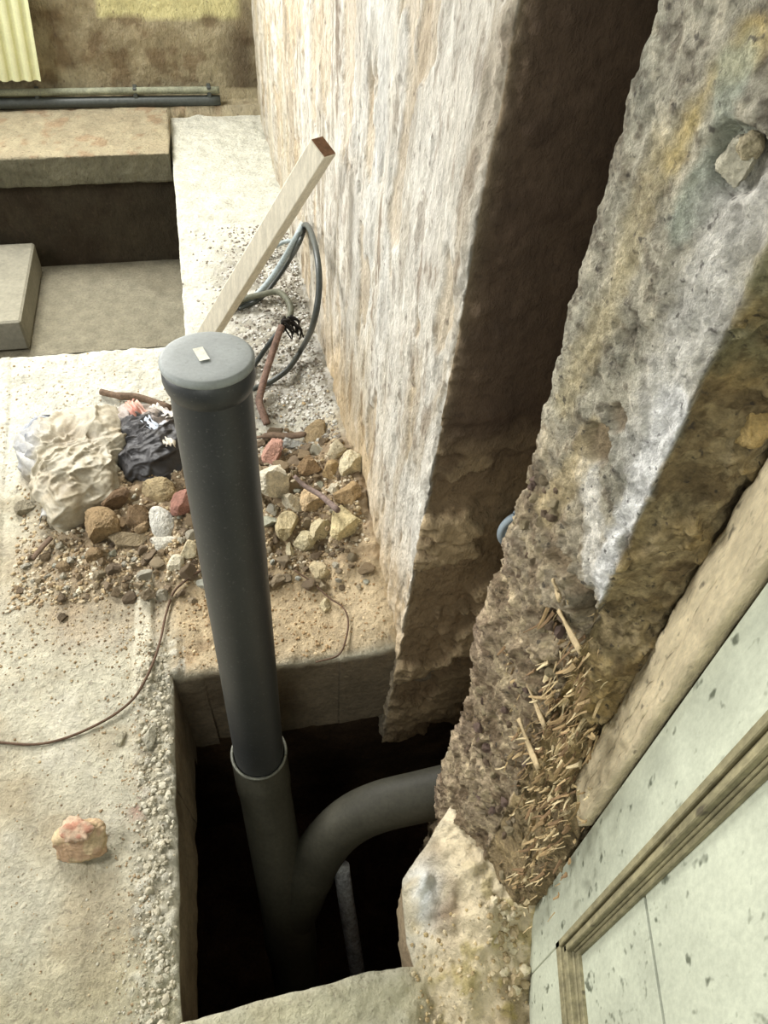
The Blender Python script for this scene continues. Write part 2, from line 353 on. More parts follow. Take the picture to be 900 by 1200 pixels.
def build_floor():
    us = np.concatenate([np.arange(-2.2, -.75, .016), np.arange(-.75, .46, .0045), np.linspace(.47, 1.2, 12)])
    vs = [-.25]
    while vs[-1] < 4.3:
        v = vs[-1]; vs.append(v+(.02 if v < .1 else .0045 if v < 1.2 else .0062 if v < 2.3 else .014))
    vs = np.array(vs); U, V = np.meshgrid(us, vs, indexing='ij')
    P0 = np.stack([U, V, 0*U], -1)
    U = U+.003*fbm(P0, 25, 2, 50); V = V+.003*fbm(P0, 25, 2, 51)
    OPEN = [(-9, 2.2), (-.14, 2.2), (-.155, 3.95), (-.155, 9), (-9, 9)]
    UW = U+.004*fbm(P0, 12, 3, 52); VW = V+.007*fbm(P0, 9, 3, 53)
    rem = pin(UW, VW, HOLE) | pin(UW, VW, OPEN)
    cell = rem[:-1, :-1] | rem[1:, :-1] | rem[1:, 1:] | rem[:-1, 1:]
    keep = ~cell
    # boundary verts: kept verts that touch a removed cell get pulled onto the outline
    touch = np.zeros(U.shape, bool)
    for a in (slice(0, -1), slice(1, None)):
        for b in (slice(0, -1), slice(1, None)): touch[a, b] |= cell
    kept = np.zeros(U.shape, bool)
    for a in (slice(0, -1), slice(1, None)):
        for b in (slice(0, -1), slice(1, None)): kept[a, b] |= keep
    bd = touch & kept
    for poly in (HOLE, OPEN):
        su, sv, sd = snap(UW, VW, poly); c = bd & (sd < .03)
        U = np.where(c, su+(U-UW), U); V = np.where(c, sv+(V-VW), V)
    z = ground(U, V)
    p = np.stack([U, V, 0*U], -1)
    # round the broken arris a little
    _, _, dh = snap(U, V, HOLE); z = z-.010*np.exp(-dh/.008)*(1+.8*fbm(p, 40, 2, 54))
    _, _, do = snap(U, V, OPEN)
    P = U[..., None]*UX+V[..., None]*VX; P[..., 2] = z
    # --- colour of the ground itself
    n1 = fbm(p, 3, 4, 61); n2 = fbm(p, 11, 4, 62); n3 = fbm(p, 40, 3, 63)
    base = np.zeros(P.shape)+lin((196, 190, 168))
    base = mixc(base, sstep(0, .5, n1)*.6, lin((176, 164, 136)))
    base = mixc(base, sstep(.1, .5, n2)*.45, lin((214, 208, 190)))
    base = mixc(base, sstep(.15, .5, -n2)*.4, lin((158, 142, 112)))
    # pale dusty far part
    base = mixc(base, sstep(1.5, 1.9, V+.1*n2)*.75, lin((208, 206, 192)))
    base = mixc(base, sstep(2.2, 3.4, V+.1*n2)*.5, lin((186, 186, 172)))
    gr = sstep(1.7, 1.85, V)*(1-sstep(2.6, 3.0, V))*sstep(-.12, .08, U+.08*n2)
    w3, _, wj = worley(p, 34, 14)
    base = mixc(base, gr*.75, lin((132, 126, 112))); base = mixc(base, gr*(wj > .55)*.7, lin((196, 192, 182)))
    # dirt of the mound, tan in front
    md = sstep(.98, 1.3, V+.07*n2)*(1-sstep(1.58, 1.78, V+.07*n2))*sstep(-.66, -.45, U+.08*n2)
    base = mixc(base, md*.85, lin((144, 122, 94))); base = mixc(base, md*sstep(.0, .4, n3+n2*.5)*.5, lin((180, 160, 128)))
    fr = sstep(.93, .96, V)*(1-sstep(1.15, 1.3, V+.05*n2))*sstep(-.25, -.18, U)
    base = mixc(base, fr*.8, lin((190, 168, 132))); base = mixc(base, fr*sstep(.1, .5, n2)*.5, lin((150, 122, 88)))
    # kerb pebbles
    w1, _, wi = worley(p, 44, 4)
    k = sstep(-.315, -.285, U+.01*n2)*(1-sstep(-.19, -.18, U))*(1-sstep(1.0, 1.1, V))*(V > .2)
    base = mixc(base, k*.5, lin((150, 142, 122))); base = mixc(base, k*(wi > .25)*sstep(.6, .3, w1)*.9, lin((206, 200, 182)))
    base = mixc(base, .7*np.exp(-((U+.29)/.02)**2-((V-.66)/.03)**2)*(n3 > -.2), lin((156, 118, 104)))
    s = sstep(-.305, -.298, U-.02*(V-1.1))*(1-sstep(-.262, -.25, U-.02*(V-1.1)))*sstep(.90, .96, V)*(1-sstep(1.24, 1.27, V))
    base = mixc(base, s*.8, lin((216, 208, 184)))
    # greenish smears on the near floor and yellow clods near the footing
    gy = (1-sstep(.25, .55, V+.1*n1))
    base = mixc(base, gy*.35, lin((176, 174, 132)))
    lp = sstep(.16, .26, U)*(1-sstep(.62, .8, V))
    base = mixc(base, lp*.85, lin((236, 218, 182)))
    base = mixc(base, lp*sstep(.05, .4, n2)*.6, lin((146, 122, 86)))
    base = mixc(base, lp*sstep(.1, .4, n3)*sstep(.45, .3, V)*.6, lin((176, 158, 88)))
    wht = np.exp(-((U-.235)/.04)**2-((V-.385)/.06)**2)
    base = mixc(base, wht*sstep(-.3, .1, n2)*.9, lin((236, 240, 238)))
    brn = np.exp(-((U-.27)/.03)**2-((V-.33)/.04)**2); base = mixc(base, brn*sstep(-.2, .3, n2)*.8, lin((120, 96, 66)))
    # paler tone along the break
    base = mixc(base, np.exp(-dh/.012)*.35, lin((214, 210, 190)))
    n, m = U.shape
    faces = grid_faces(n, m, keep)
    # skirt: go down from the boundary
    idx = np.arange(n*m).reshape(n, m); E = {}
    for f in faces[np.isin(faces, idx[bd]).sum(1) >= 2]:
        for a, b in zip(f, np.roll(f, -1)):
            if (b, a) in E: del E[(b, a)]
            else: E[(a, b)] = 1
    Pf = P.reshape(-1, 3); Cf = base.reshape(-1, 3); bdf = bd.ravel()
    ed = [e for e in E if bdf[e[0]] and bdf[e[1]]]
    vset = sorted({a for e in ed for a in e}); vm = {a: i for i, a in enumerate(vset)}
    rows = 14; vi = np.array(vset); B = Pf[vi]; bu = B@UX; bv = B@VX
    inh = bv < 1.5
    dep = np.where(inh, np.where(bv > .9, .345, np.where(bu < -.15, .17+.12*sstep(.5, .95, bv), .20)), .22)
    # outward direction (away from the void) for undercut
    V2 = [Pf]; C2 = [Cf]
    off = len(Pf)
    cen = np.array([.05, .62])
    for r in range(1, rows+1):
        t = r/rows; Q = B.copy(); Q[:, 2] = B[:, 2]-dep*t
        nz = fbm(Q, 14, 4, 70)*.008+fbm(Q, 60, 2, 71)*.002
        wob = np.where((bv > .9) | (bu < -.15), .5, 1.6)*sstep(0, .15, np.full(len(B), t))
        dx = (bu-cen[0]); dy = (bv-cen[1]); d = np.hypot(dx, dy)
        Q[:, :2] += ((dx/d)[:, None]*UX[:2]+(dy/d)[:, None]*VX[:2])*(nz*wob+np.where(bu < -.15, -.016*t, .004*t))[:, None]
        cc = np.zeros((len(B), 3))+lin((140, 126, 104)); k3 = fbm(Q, 9, 4, 72)
        cc = mixc(cc, sstep(-.1, .4, k3)*.6, lin((100, 84, 64)))
        cc = mixc(cc, (bu > .15)*(bv < .7)*.8, lin((176, 156, 124)))
        V2.append(Q); C2.append(cc)
    SF = []
    nv = len(vset)
    for a, b in ed:
        for r in range(rows):
            A0 = a if r == 0 else off+(r-1)*nv+vm[a]; B0 = b if r == 0 else off+(r-1)*nv+vm[b]
            A1 = off+r*nv+vm[a]; B1 = off+r*nv+vm[b]; SF.append((B0, A0, A1, B1))
    faces = np.concatenate([faces, np.array(SF)])
    o = mesh_from('floor', np.concatenate(V2), faces, M['floor'], np.concatenate(C2))
    return struct(o)
build_floor()

# ---------------------------------------------------------------- rough wall patches
def patch(name, path, zs, disp, colf, m, sgn=1, flip=False):
    """path: (n,2) world xy; zs heights; disp(P, s, N)->offset along normal; colf(P,s)"""
    path = np.array(path); s = np.concatenate([[0], np.cumsum(np.linalg.norm(np.diff(path, axis=0), axis=1))])
    P = np.zeros((len(path), len(zs), 3)); P[..., 0] = path[:, None, 0]; P[..., 1] = path[:, None, 1]; P[..., 2] = zs[None]
    T = np.gradient(path, axis=0); k = 5
    ker = np.ones(2*k+1)/(2*k+1); T = np.stack([np.convolve(np.pad(T[:, i], k, 'edge'), ker, 'valid') for i in (0, 1)], -1)
    Nn = np.stack([-T[:, 1], T[:, 0]], -1); Nn /= np.linalg.norm(Nn, axis=1, keepdims=True)
    Nn = Nn*sgn
    N3 = np.zeros_like(P); N3[..., :2] = Nn[:, None]
    S = np.broadcast_to(s[:, None], P.shape[:2])
    d = disp(P, S)
    C = colf(P, S, d)
    if isinstance(d, tuple): P = P+N3*d[0][..., None]+d[1]
    else: P = P+N3*d[..., None]
    return mesh_from(name, P, grid_faces(*P.shape[:2], flip=flip), m, C)
def resamp(pts, steps):
    out = []
    for (a, b), st in zip(zip(pts[:-1], pts[1:]), steps):
        a = np.array(a); b = np.array(b); L = np.linalg.norm(b-a); n = max(2, int(L/st)); out += [a+(b-a)*i/n for i in range(n)]
    out.append(np.array(pts[-1])); return np.array(out)
def uv2(u, v): q = uvz(u, v, 0); return q[:2]

def build_wall_right():
    pts = [uv2(1.3, .92), uv2(.75, .92), uv2(.308, .92), uv2(.305, 1.7), uv2(.30, 2.6), uv2(.285, 4.4)]
    path = resamp(pts, [.03, .005, .005, .009, .018])
    zs = np.concatenate([np.arange(-.44, 1.46, .0052), np.linspace(1.47, 2.7, 30)])
    sc = .992      # arc length of the corner
    def disp(P, S):
        left = S > sc; dc = np.abs(S-sc); pz = P*np.array([1, 1, .35]); z = P[..., 2]
        a = .007*fbm(pz, 5, 4, 101)+.0035*fbm(pz, 22, 4, 102)+.0022*fbm(P, 60, 3, 103)
        flk = fbm(pz, 9, 4, 104); a = a-.006*sstep(.10, .16, flk)*left          # flaked skins of plaster
        a = a-.004*sstep(.2, .3, fbm(pz, 16, 3, 105))*left
        lowr = (1-sstep(.0, .5, z))*np.exp(-dc/.35)
        a = a+lowr*left*(.012*fbm(P, 16, 4, 106)+.005*fbm(P, 45, 3, 107))
        b = .012*fbm(P, 5, 4, 111)+.006*fbm(P, 18, 4, 112)+.003*fbm(P, 55, 3, 113)
        st = fbm(P*np.array([1, 1, 1.6]), 8, 4, 114); lz = 1-sstep(.45, .75, z)
        b = b+lz*(.020*sstep(0, .05, st)-.014*sstep(.1, .16, -st)+.008*fbm(P, 26, 4, 119, ridged=True))+.006*fbm(P, 24, 4, 120)
        b = b-.020*sstep(.13, .08, np.abs(z-.62-.04*fbm(P, 6, 3, 115)))*0.5
        r = np.where(left, a, b)
        r = r-.008*np.exp(-dc/.012)+np.exp(-dc/.03)*(.012*fbm(P, 14, 4, 116)+.009*fbm(P, 40, 3, 117, ridged=True))
        # below the floor the foot of the wall is broken back to the rubble
        br = (1-sstep(-.02, .07, z+.05*fbm(P, 12, 3, 118)))
        r = r-.016*br*(~left)*0.5
        lean = np.zeros_like(P)
        lean += (UX*.030)[None, None]*(z*np.exp(-np.clip(S-sc, 0, 9)/.9))[..., None]
        # small hole left by a nail plug
        h = onplane(412, 221, UX, .302); r = r-.02*np.exp(-(np.linalg.norm(P-h, axis=-1)/.009)**2)
        h = onplane(435, 200, UX, .302); r = r-.008*np.exp(-((P[..., 2]-h[2])/.035)**2-((P@VX-h@VX)/.009)**2)
        return r, lean
    def colf(P, S, d):
        left = S > sc; z = P[..., 2]; V = P@VX; pz = P*np.array([1, 1, .22]); n1 = fbm(pz, 4, 4, 121); n2 = fbm(pz, 14, 4, 122); n3 = fbm(pz, 40, 3, 123)
        c = np.zeros(P.shape)+lin((200, 194, 180))
        c = mixc(c, sstep(.0, .5, n1)*.7, lin((216, 212, 202)))
        c = mixc(c, sstep(.1, .4, -n1)*.6, lin((182, 170, 146)))
        c = mixc(c, sstep(.12, .35, n2)*.6, lin((158, 144, 120))); nb = fbm(P*np.array([1, 1, .45]), 26, 4, 128, gain=.65); c = mixc(c, sstep(.22, .34, nb)*.45, lin((112, 94, 72))); c = mixc(c, sstep(.18, .36, -nb)*.5, lin((222, 218, 206)))
        c = mixc(c, sstep(.2, .35, -n2)*sstep(0, .2, n3)*.7, lin((118, 98, 76)))
        c = mixc(c, np.exp(-((V-1.45)/.22)**2)*sstep(.3, .7, z)*.5*sstep(-.3, .3, n2), lin((214, 216, 212)))
        flk = fbm(P*np.array([1, 1, .35]), 9, 4, 104); c = mixc(c, sstep(.10, .16, flk)*.45, lin((186, 164, 128)))
        low = (1-sstep(.05, .45, z+.1*n2))*(1-sstep(1.9, 2.3, V))
        c = mixc(c, low*.55, lin((206, 178, 132)))
        far = sstep(2.0, 3.2, V); c = mixc(c, far*.45*sstep(-.2, .3, n1), lin((178, 164, 128)))
        e = fbm(P, 5, 4, 131); e2 = fbm(P, 18, 4, 132)
        s = np.zeros(P.shape)+lin((106, 88, 72)); s = mixc(s, sstep(0, .4, e)*.6, lin((132, 112, 90))); s = mixc(s, sstep(.1, .4, e2)*.4, lin((82, 66, 54)))
        lz = 1-sstep(.45, .75, z+.1*e); st = fbm(P*np.array([1, 1, 1.6]), 8, 4, 114)
        s = mixc(s, lz*.85, lin((168, 144, 110))); s = mixc(s, lz*sstep(.0, .06, st)*.7, lin((206, 182, 142)))
        s = mixc(s, (1-sstep(-.15, .02, z+.06*e2))*.5, lin((120, 98, 72)))
        dc = np.abs(S-sc); s = mixc(s, np.exp(-dc/.010)*.8, lin((196, 178, 146)))
        return np.where(left[..., None], c, s)
    return struct(patch('wall_right', path, zs, disp, colf, M['wall'], flip=True))
build_wall_right()

def build_wall_back():
    # upstand ledge, dark wall under it, back wall above with shadow gap; one profile swept along u
    us = np.arange(-1.6, .42, .010)
    prof = [(3.66, -1.0), (3.66, -.095), (3.60, -.085), (3.60, .045), (4.10, .050), (4.155, .052), (4.165, .10), (4.165, 2.6)]
    pr = resamp([(a, b) for a, b in prof], [.014, .008, .01, .02, .01, .01, .014])
    P = np.zeros((len(us), len(pr), 3)); P += us[:, None, None]*UX+pr[None, :, 0, None]*VX; P[..., 2] += pr[None, :, 1]
    rt = (us > -.150)[:, None]&(pr[:, 0] < 4.10)[None]
    P = P+np.where(rt, 4.10-pr[None, :, 0], 0)[..., None]*VX
    P[..., 2] = np.where(rt, np.minimum(P[..., 2], -.02), P[..., 2])
    P[..., 0] = P[..., 0]
    N = gnormal(P); U = P@UX; V = P@VX; z = P[..., 2].copy()
    d = .010*fbm(P, 5, 4, 140)+.005*fbm(P, 18, 4, 141)+.002*fbm(P, 50, 2, 142)
    P = P-N*d[..., None]*1.0
    n1 = fbm(P, 3, 4, 143); n2 = fbm(P, 12, 4, 144)
    c = np.zeros(P.shape)+lin((158, 147, 118)); c = mixc(c, sstep(0, .4, n1)*.6, lin((124, 110, 84))); c = mixc(c, sstep(.1, .4, n2)*.5, lin((178, 168, 138)))
    c = mixc(c, sstep(.08, .3, -n2)*.6, lin((104, 84, 60)))
    up = (V > 4.0) & (z > .1)
    pale = sstep(.40, .43, z+.02*n2)*sstep(-.42, -.38, U+.03*n2)*(1-sstep(.20, .25, U)); c = mixc(c, pale*up*.85, lin((214, 206, 150)))  # yellow light on the upper plaster, put into its colour
    c = mixc(c, up*np.exp(-((U-.22)/.08)**2)*(1-sstep(.25, .5, z))*.8, lin((70, 56, 42)))  # shadow in the right-hand corner, painted into the wall colour
    led = (z > .02) & (V < 4.12); c = mixc(c, led*.7, lin((164, 154, 128))); c = mixc(c, led*sstep(.1, .3, n2)*.5, lin((132, 98, 70)))
    fc = (V < 3.64) & (z > -.09) & (z < .04); c = mixc(c, fc*.85, lin((118, 116, 96)))
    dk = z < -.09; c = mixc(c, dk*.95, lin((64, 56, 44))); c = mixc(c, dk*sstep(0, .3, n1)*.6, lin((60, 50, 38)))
    struct(mesh_from('wall_back', P, grid_faces(*P.shape[:2], flip=True), M['wall'], c))
build_wall_back()

# ---------------------------------------------------------------- the lower level seen through the opening
def lower_level():
    us = np.linspace(-1.7, -.15, 90); vs = np.linspace(2.92, 3.64, 50); U, V = np.meshgrid(us, vs, indexing='ij')
    P = U[..., None]*UX+V[..., None]*VX; P[..., 2] = -.50+.004*fbm(P, 4, 3, 150)
    n = fbm(P, 3, 4, 151); c = np.zeros(P.shape)+lin((142, 136, 116)); c = mixc(c, sstep(-.1, .4, n)*.6, lin((120, 113, 94)))
    o = thing('lower_landing', 'smooth grey concrete landing sunk below the floor edge, behind the capped pipe', 'landing', uvz(-.8, 3.3, -.5))
    top = mesh_from('landing_top', P-np.array(o.location), grid_faces(*U.shape), M['floor'], c, parent=o)
    box('riser', uvz(-.925, 2.935, -.60)-np.array(o.location), (1.55, .03, .19), M['concrete'], (UX, VX, EZ), parent=o)
    c = uvz(-1.22, 3.275, -.418)
    b = box('concrete_step', (0, 0, 0), (.76, .64, .145), M['concrete'], (UX, VX, EZ), bev=.008); b.location = c
    tag(b, 'square-edged concrete step block on the sunken landing at the far left', 'step')
    # floor of the drop and the side wall below the right strip
    me = mesh_from('floor_lower', [uvz(-2.2, 2.0, -1.0), uvz(.1, 2.0, -1.0), uvz(.1, 3.8, -1.0), uvz(-2.2, 3.8, -1.0)], [(0, 1, 2, 3)], M['concrete']); struct(me)
    me = mesh_from('wall_stair_side', [uvz(-.13, 2.15, -1.0), uvz(-.13, 3.8, -1.0), uvz(-.145, 3.8, -.02), uvz(-.13, 2.15, -.02)], [(0, 1, 2, 3)], M['concrete']); struct(me)
lower_level()

# ---------------------------------------------------------------- the void under the slab
def build_pit():
    cs = [(-.33, .12), (.75, .12), (.75, 1.06), (-.33, 1.06), (-.33, .12)]
    path = resamp([uv2(*c) for c in cs], [.02]*4); zs = np.linspace(-1.35, -.05, 64)
    def disp(P, S): return .03*fbm(P, 4, 4, 160)+.012*fbm(P, 16, 4, 161)
    def colf(P, S, d):
        n = fbm(P, 6, 4, 162); c = np.zeros(P.shape)+lin((92, 74, 56)); return mixc(c, sstep(0, .4, n)*.6, lin((122, 98, 70)))
    struct(patch('wall_pit', path, zs, disp, colf, M['earth'], flip=False))
    us = np.linspace(-.36, .8, 60); vs = np.linspace(.08, 1.1, 50); U, V = np.meshgrid(us, vs, indexing='ij')
    P = U[..., None]*UX+V[..., None]*VX; P[..., 2] = -1.3+.05*fbm(P, 5, 4, 163)
    n = fbm(P, 9, 4, 164); c = np.zeros(P.shape)+lin((88, 66, 50)); c = mixc(c, sstep(0, .4, n)*.6, lin((120, 92, 68)))
    struct(mesh_from('floor_pit', P, grid_faces(*U.shape), M['earth'], c))
build_pit()

# ---------------------------------------------------------------- near wall end, broken masonry
PB = np.array([.166, .648]); PR = np.array([.237, .487]); PJ = np.array([.333, .482])
def lplane(a, b):
    t = (b-a)/np.linalg.norm(b-a); n = np.array([t[1], -t[0], 0.0]); return n, n[:2]@a
LN, LC = lplane(PB, PR); RN, RC = lplane(PR, PJ)
def LP(px, py): return onplane(px, py, LN, LC)
def RP(px, py): return onplane(px, py, RN, RC)
def build_pier():
    back = np.array([1.2, .80]); end = np.array([.40, .49])
    pts = [back, np.array([.30, .70]), PB, PR, PJ, end, np.array([1.2, .49])]
    path = resamp(pts, [.03, .008, .0026, .0026, .004, .05])
    L = [np.linalg.norm(b-a) for a, b in zip(pts[:-1], pts[1:])]
    sB = L[0]+L[1]; sR = sB+L[2]; sJ = sR+L[3]
    zs = np.concatenate([np.linspace(-.40, -.06, 30), np.arange(-.055, 1.56, .0028), np.linspace(1.57, 2.7, 40)])
    # world-space stain and dent positions, read off the wall planes
    dents = [(LP(742, 650), .022, .010), (LP(700, 520), .024, .012), (LP(722, 490), .016, .010), (LP(655, 655), .022, .012), (LP(672, 690), .018, .012), (LP(740, 655), .010, .006)]
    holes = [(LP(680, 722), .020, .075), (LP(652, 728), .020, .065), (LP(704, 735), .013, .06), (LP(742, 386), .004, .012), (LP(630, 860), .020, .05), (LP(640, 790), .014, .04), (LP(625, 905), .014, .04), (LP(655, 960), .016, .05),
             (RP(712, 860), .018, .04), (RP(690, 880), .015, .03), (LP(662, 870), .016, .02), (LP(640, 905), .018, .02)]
    knob = RP(862, 186); knob2 = LP(862, 186)
    cr = LP(862, 190)
    def smooth_corner(S): return np.exp(-((S-sR)/.012)**2)
    def disp(P, S):
        z = P[..., 2]; q = P*np.array([1, 1, .65])
        left = (S < sR); right = ~left
        lowL = 1-sstep(.85, 1.10, z+.08*fbm(P, 9, 3, 200))
        mid = 1-sstep(1.2, 1.5, z+.05*fbm(P, 9, 3, 201))
        wq = q+.012*np.stack([fbm(P, 24, 3, 209+k) for k in range(3)], -1)
        w1, w2, wi = worley(wq, 30, 210)
        w3, w4, wj = worley(wq, 85, 220)
        rdg = fbm(wq, 34, 5, 206, gain=.6, ridged=True); rdf = fbm(wq, 95, 3, 216, gain=.6, ridged=True)
        d = .006*fbm(P, 5, 4, 202)+.0035*fbm(P, 22, 4, 203)+.0024*fbm(P, 70, 3, 204)+.0016*fbm(P, 170, 2, 205)
        chip = (wi-.4)*.007*sstep(.0, .16, w2-w1); chip2 = (wj-.4)*.0035*sstep(.0, .16, w4-w3)
        rub = chip*.8+chip2+.0095*rdg+.0050*rdf
        d = d+left*rub*(.10+.22*mid+.60*lowL)
        rg = fbm(P*np.array([1, 1, .8])+.02*fbm(P, 30, 3, 240)[..., None], 11, 4, 207)
        d = d+right*(.009*sstep(.02, .05, rg)-.007*sstep(.14, .18, -rg)+.008*fbm(P, 7, 4, 208)+rub*.35)
        # the lower part has crumbled: the arris is gone
        cz = 1-sstep(.90, .96, z+.03*fbm(P, 25, 3, 211))
        d = d-cz*(.016*np.exp(-((S-sR)/.035)**2)*(1+rdg)+.012*fbm(P, 13, 5, 212, gain=.6, ridged=True))
        gl = fbm(P*np.array([1, 1, .30])+.01*rdg[..., None], 40, 4, 213, ridged=True); d = d+cz*.008*gl*(.4+.6*right+.3*lowL)
        ft = np.exp(-((z-.12)/.16)**2)
        d = d+ft*left*(.012+.010*fbm(P, 12, 3, 214))*sstep(sB-.1, sB, S)
        d = d+.012*np.exp(-((z-.62)/.12)**2)*np.exp(-((S-sB)/.05)**2)
        # sink towards the jamb, but heap out over its foot
        d = d-.020*np.exp(-((S-sJ)/.022)**2)*sstep(.40, .55, z)
        d = d+(1-sstep(.34, .56, z+.05*fbm(P, 14, 3, 241)))*(.052+.012*gl)*sstep(sR-.02, sR+.07, S)*(1-sstep(sJ+.0, sJ+.03, S))
        for c, r, h in dents:
            e = np.linalg.norm(P-c, axis=-1)/r; d = d-h*(1-sstep(.75, 1.0, e+.35*fbm(P, 60, 3, 215)))
        for c, r, h in holes:
            e = np.linalg.norm((P-c)*np.array([1, 1, .7]), axis=-1)/r; d = d-h*(1-sstep(.45, 1.0, e+.6*fbm(P, 50, 4, 217)))*(1+.3*rdg)
        e = np.linalg.norm(P-cr, axis=-1); d = d-.016*(1-sstep(.018, .027, e+.008*fbm(P, 50, 3, 227)))
        d = d+np.exp(-np.abs(S-sR)/.012)*(.008*fbm(P, 22, 4, 218)+.006*fbm(P, 70, 3, 219))
        d = d+np.exp(-np.abs(S-sB)/.012)*(.006*fbm(P, 16, 4, 228)+.003*fbm(P, 70, 3, 229))
        return d
    def colf(P, S, d):
        z = P[..., 2]; left = S < sR; n1 = fbm(P, 7, 4, 231); n2 = fbm(P, 24, 4, 232); n3 = fbm(P, 70, 3, 233); wob = .012*n2+.006*n3+.012*n1
        c = np.zeros(P.shape)+lin((176, 170, 150)); n4 = fbm(P, 110, 3, 234)
        c = mixc(c, sstep(0, .4, n1)*.6, lin((156, 156, 138))); c = mixc(c, sstep(.05, .3, n2)*.6, lin((200, 192, 170))); c = mixc(c, sstep(.1, .3, -n2)*.6, lin((126, 116, 98)))
        c = mixc(c, sstep(.15, .4, n3)*.5, lin((212, 202, 176))); c = mixc(c, sstep(.2, .4, -n4)*.6, lin((92, 80, 64)))
        low = 1-sstep(.75, 1.1, z+.12*n1)
        c = mixc(c, low*.75, lin((188, 164, 130))); c = mixc(c, low*sstep(.0, .3, n3)*.65, lin((226, 206, 166))); c = mixc(c, low*sstep(0, .3, n1)*sstep(sB+.07, sB, S)*.45, lin((160, 136, 120)))
        c = mixc(c, low*sstep(.05, .3, -n2)*.5, lin((112, 92, 70))); c = mixc(c, low*sstep(.1, .35, -n4)*.5, lin((90, 72, 54)))
        def paint(c, pts, r, colr, k=.9, soft=.5):
            e = (polydist(P, pts)+wob)/r; return mixc(c, k*(1-sstep(1-soft, 1+soft, e))*left, colr)
        c = paint(c, [LP(782, 170), LP(752, 260), LP(712, 370), LP(660, 470)], .014, lin((206, 190, 148)), .65, 1.0)
        c = paint(c, [LP(878, 50), LP(830, 110), LP(790, 190)], .009, lin((212, 188, 122)), .7, 1.0)
        c = paint(c, [LP(860, 80), LP(840, 200), LP(800, 260)], .014, lin((178, 188, 170)), .6)
        c = paint(c, [LP(865, 250), LP(825, 350), LP(785, 440), LP(745, 530)], .026, lin((232, 228, 216)), .85, .8)
        c = paint(c, [LP(785, 490), LP(756, 590), LP(730, 650), LP(706, 690)], .026, lin((248, 246, 240)), .97, .3)
        c = paint(c, [LP(690, 560), LP(700, 620), LP(690, 680)], .017, lin((242, 236, 222)), .9)
        c = paint(c, [LP(700, 500), LP(670, 560), LP(640, 600)], .012, lin((206, 186, 142)), .6)
        for cc, r, h in dents: c = mixc(c, (1-sstep(.7, 1.1, np.linalg.norm(P-cc, axis=-1)/r))*.7, lin((160, 140, 112)))
        for cc, r, h in holes: c = mixc(c, (1-sstep(.6, 1.2, np.linalg.norm(P-cc, axis=-1)/r))*.7, lin((84, 66, 46)))  # dark soil tone inside the holes, also painting in their shade
        g = np.zeros(P.shape)+lin((184, 160, 112)); rg = fbm(P*np.array([1, 1, .8])+.02*fbm(P, 30, 3, 240)[..., None], 11, 4, 207)
        g = mixc(g, sstep(0, .3, n1)*.7, lin((166, 150, 116))); g = mixc(g, sstep(.02, .05, rg)*.6, lin((200, 172, 116))); g = mixc(g, sstep(.1, .3, n3)*.4, lin((208, 188, 144)))
        g = mixc(g, sstep(.10, .2, -n2)*.6, lin((122, 102, 72))); g = mixc(g, sstep(.02, .2, -n1+.3*n2)*sstep(1.0, 1.2, z)*.6, lin((118, 124, 98))); g = mixc(g, sstep(.2, .4, -n4)*.6, lin((92, 76, 52)))
        g = mixc(g, sstep(1.25, 1.4, z)*.5, lin((186, 186, 154)))
        g = mixc(g, (1-sstep(.35, .75, z+.1*n1))*.6, lin((176, 156, 122)))
        bl = sstep(sR-.002, sR+.006, S+.006*n3)[..., None]
        return c*(1-bl)+g*bl
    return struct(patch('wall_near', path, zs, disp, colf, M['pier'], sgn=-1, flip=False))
wall_near = build_pier()

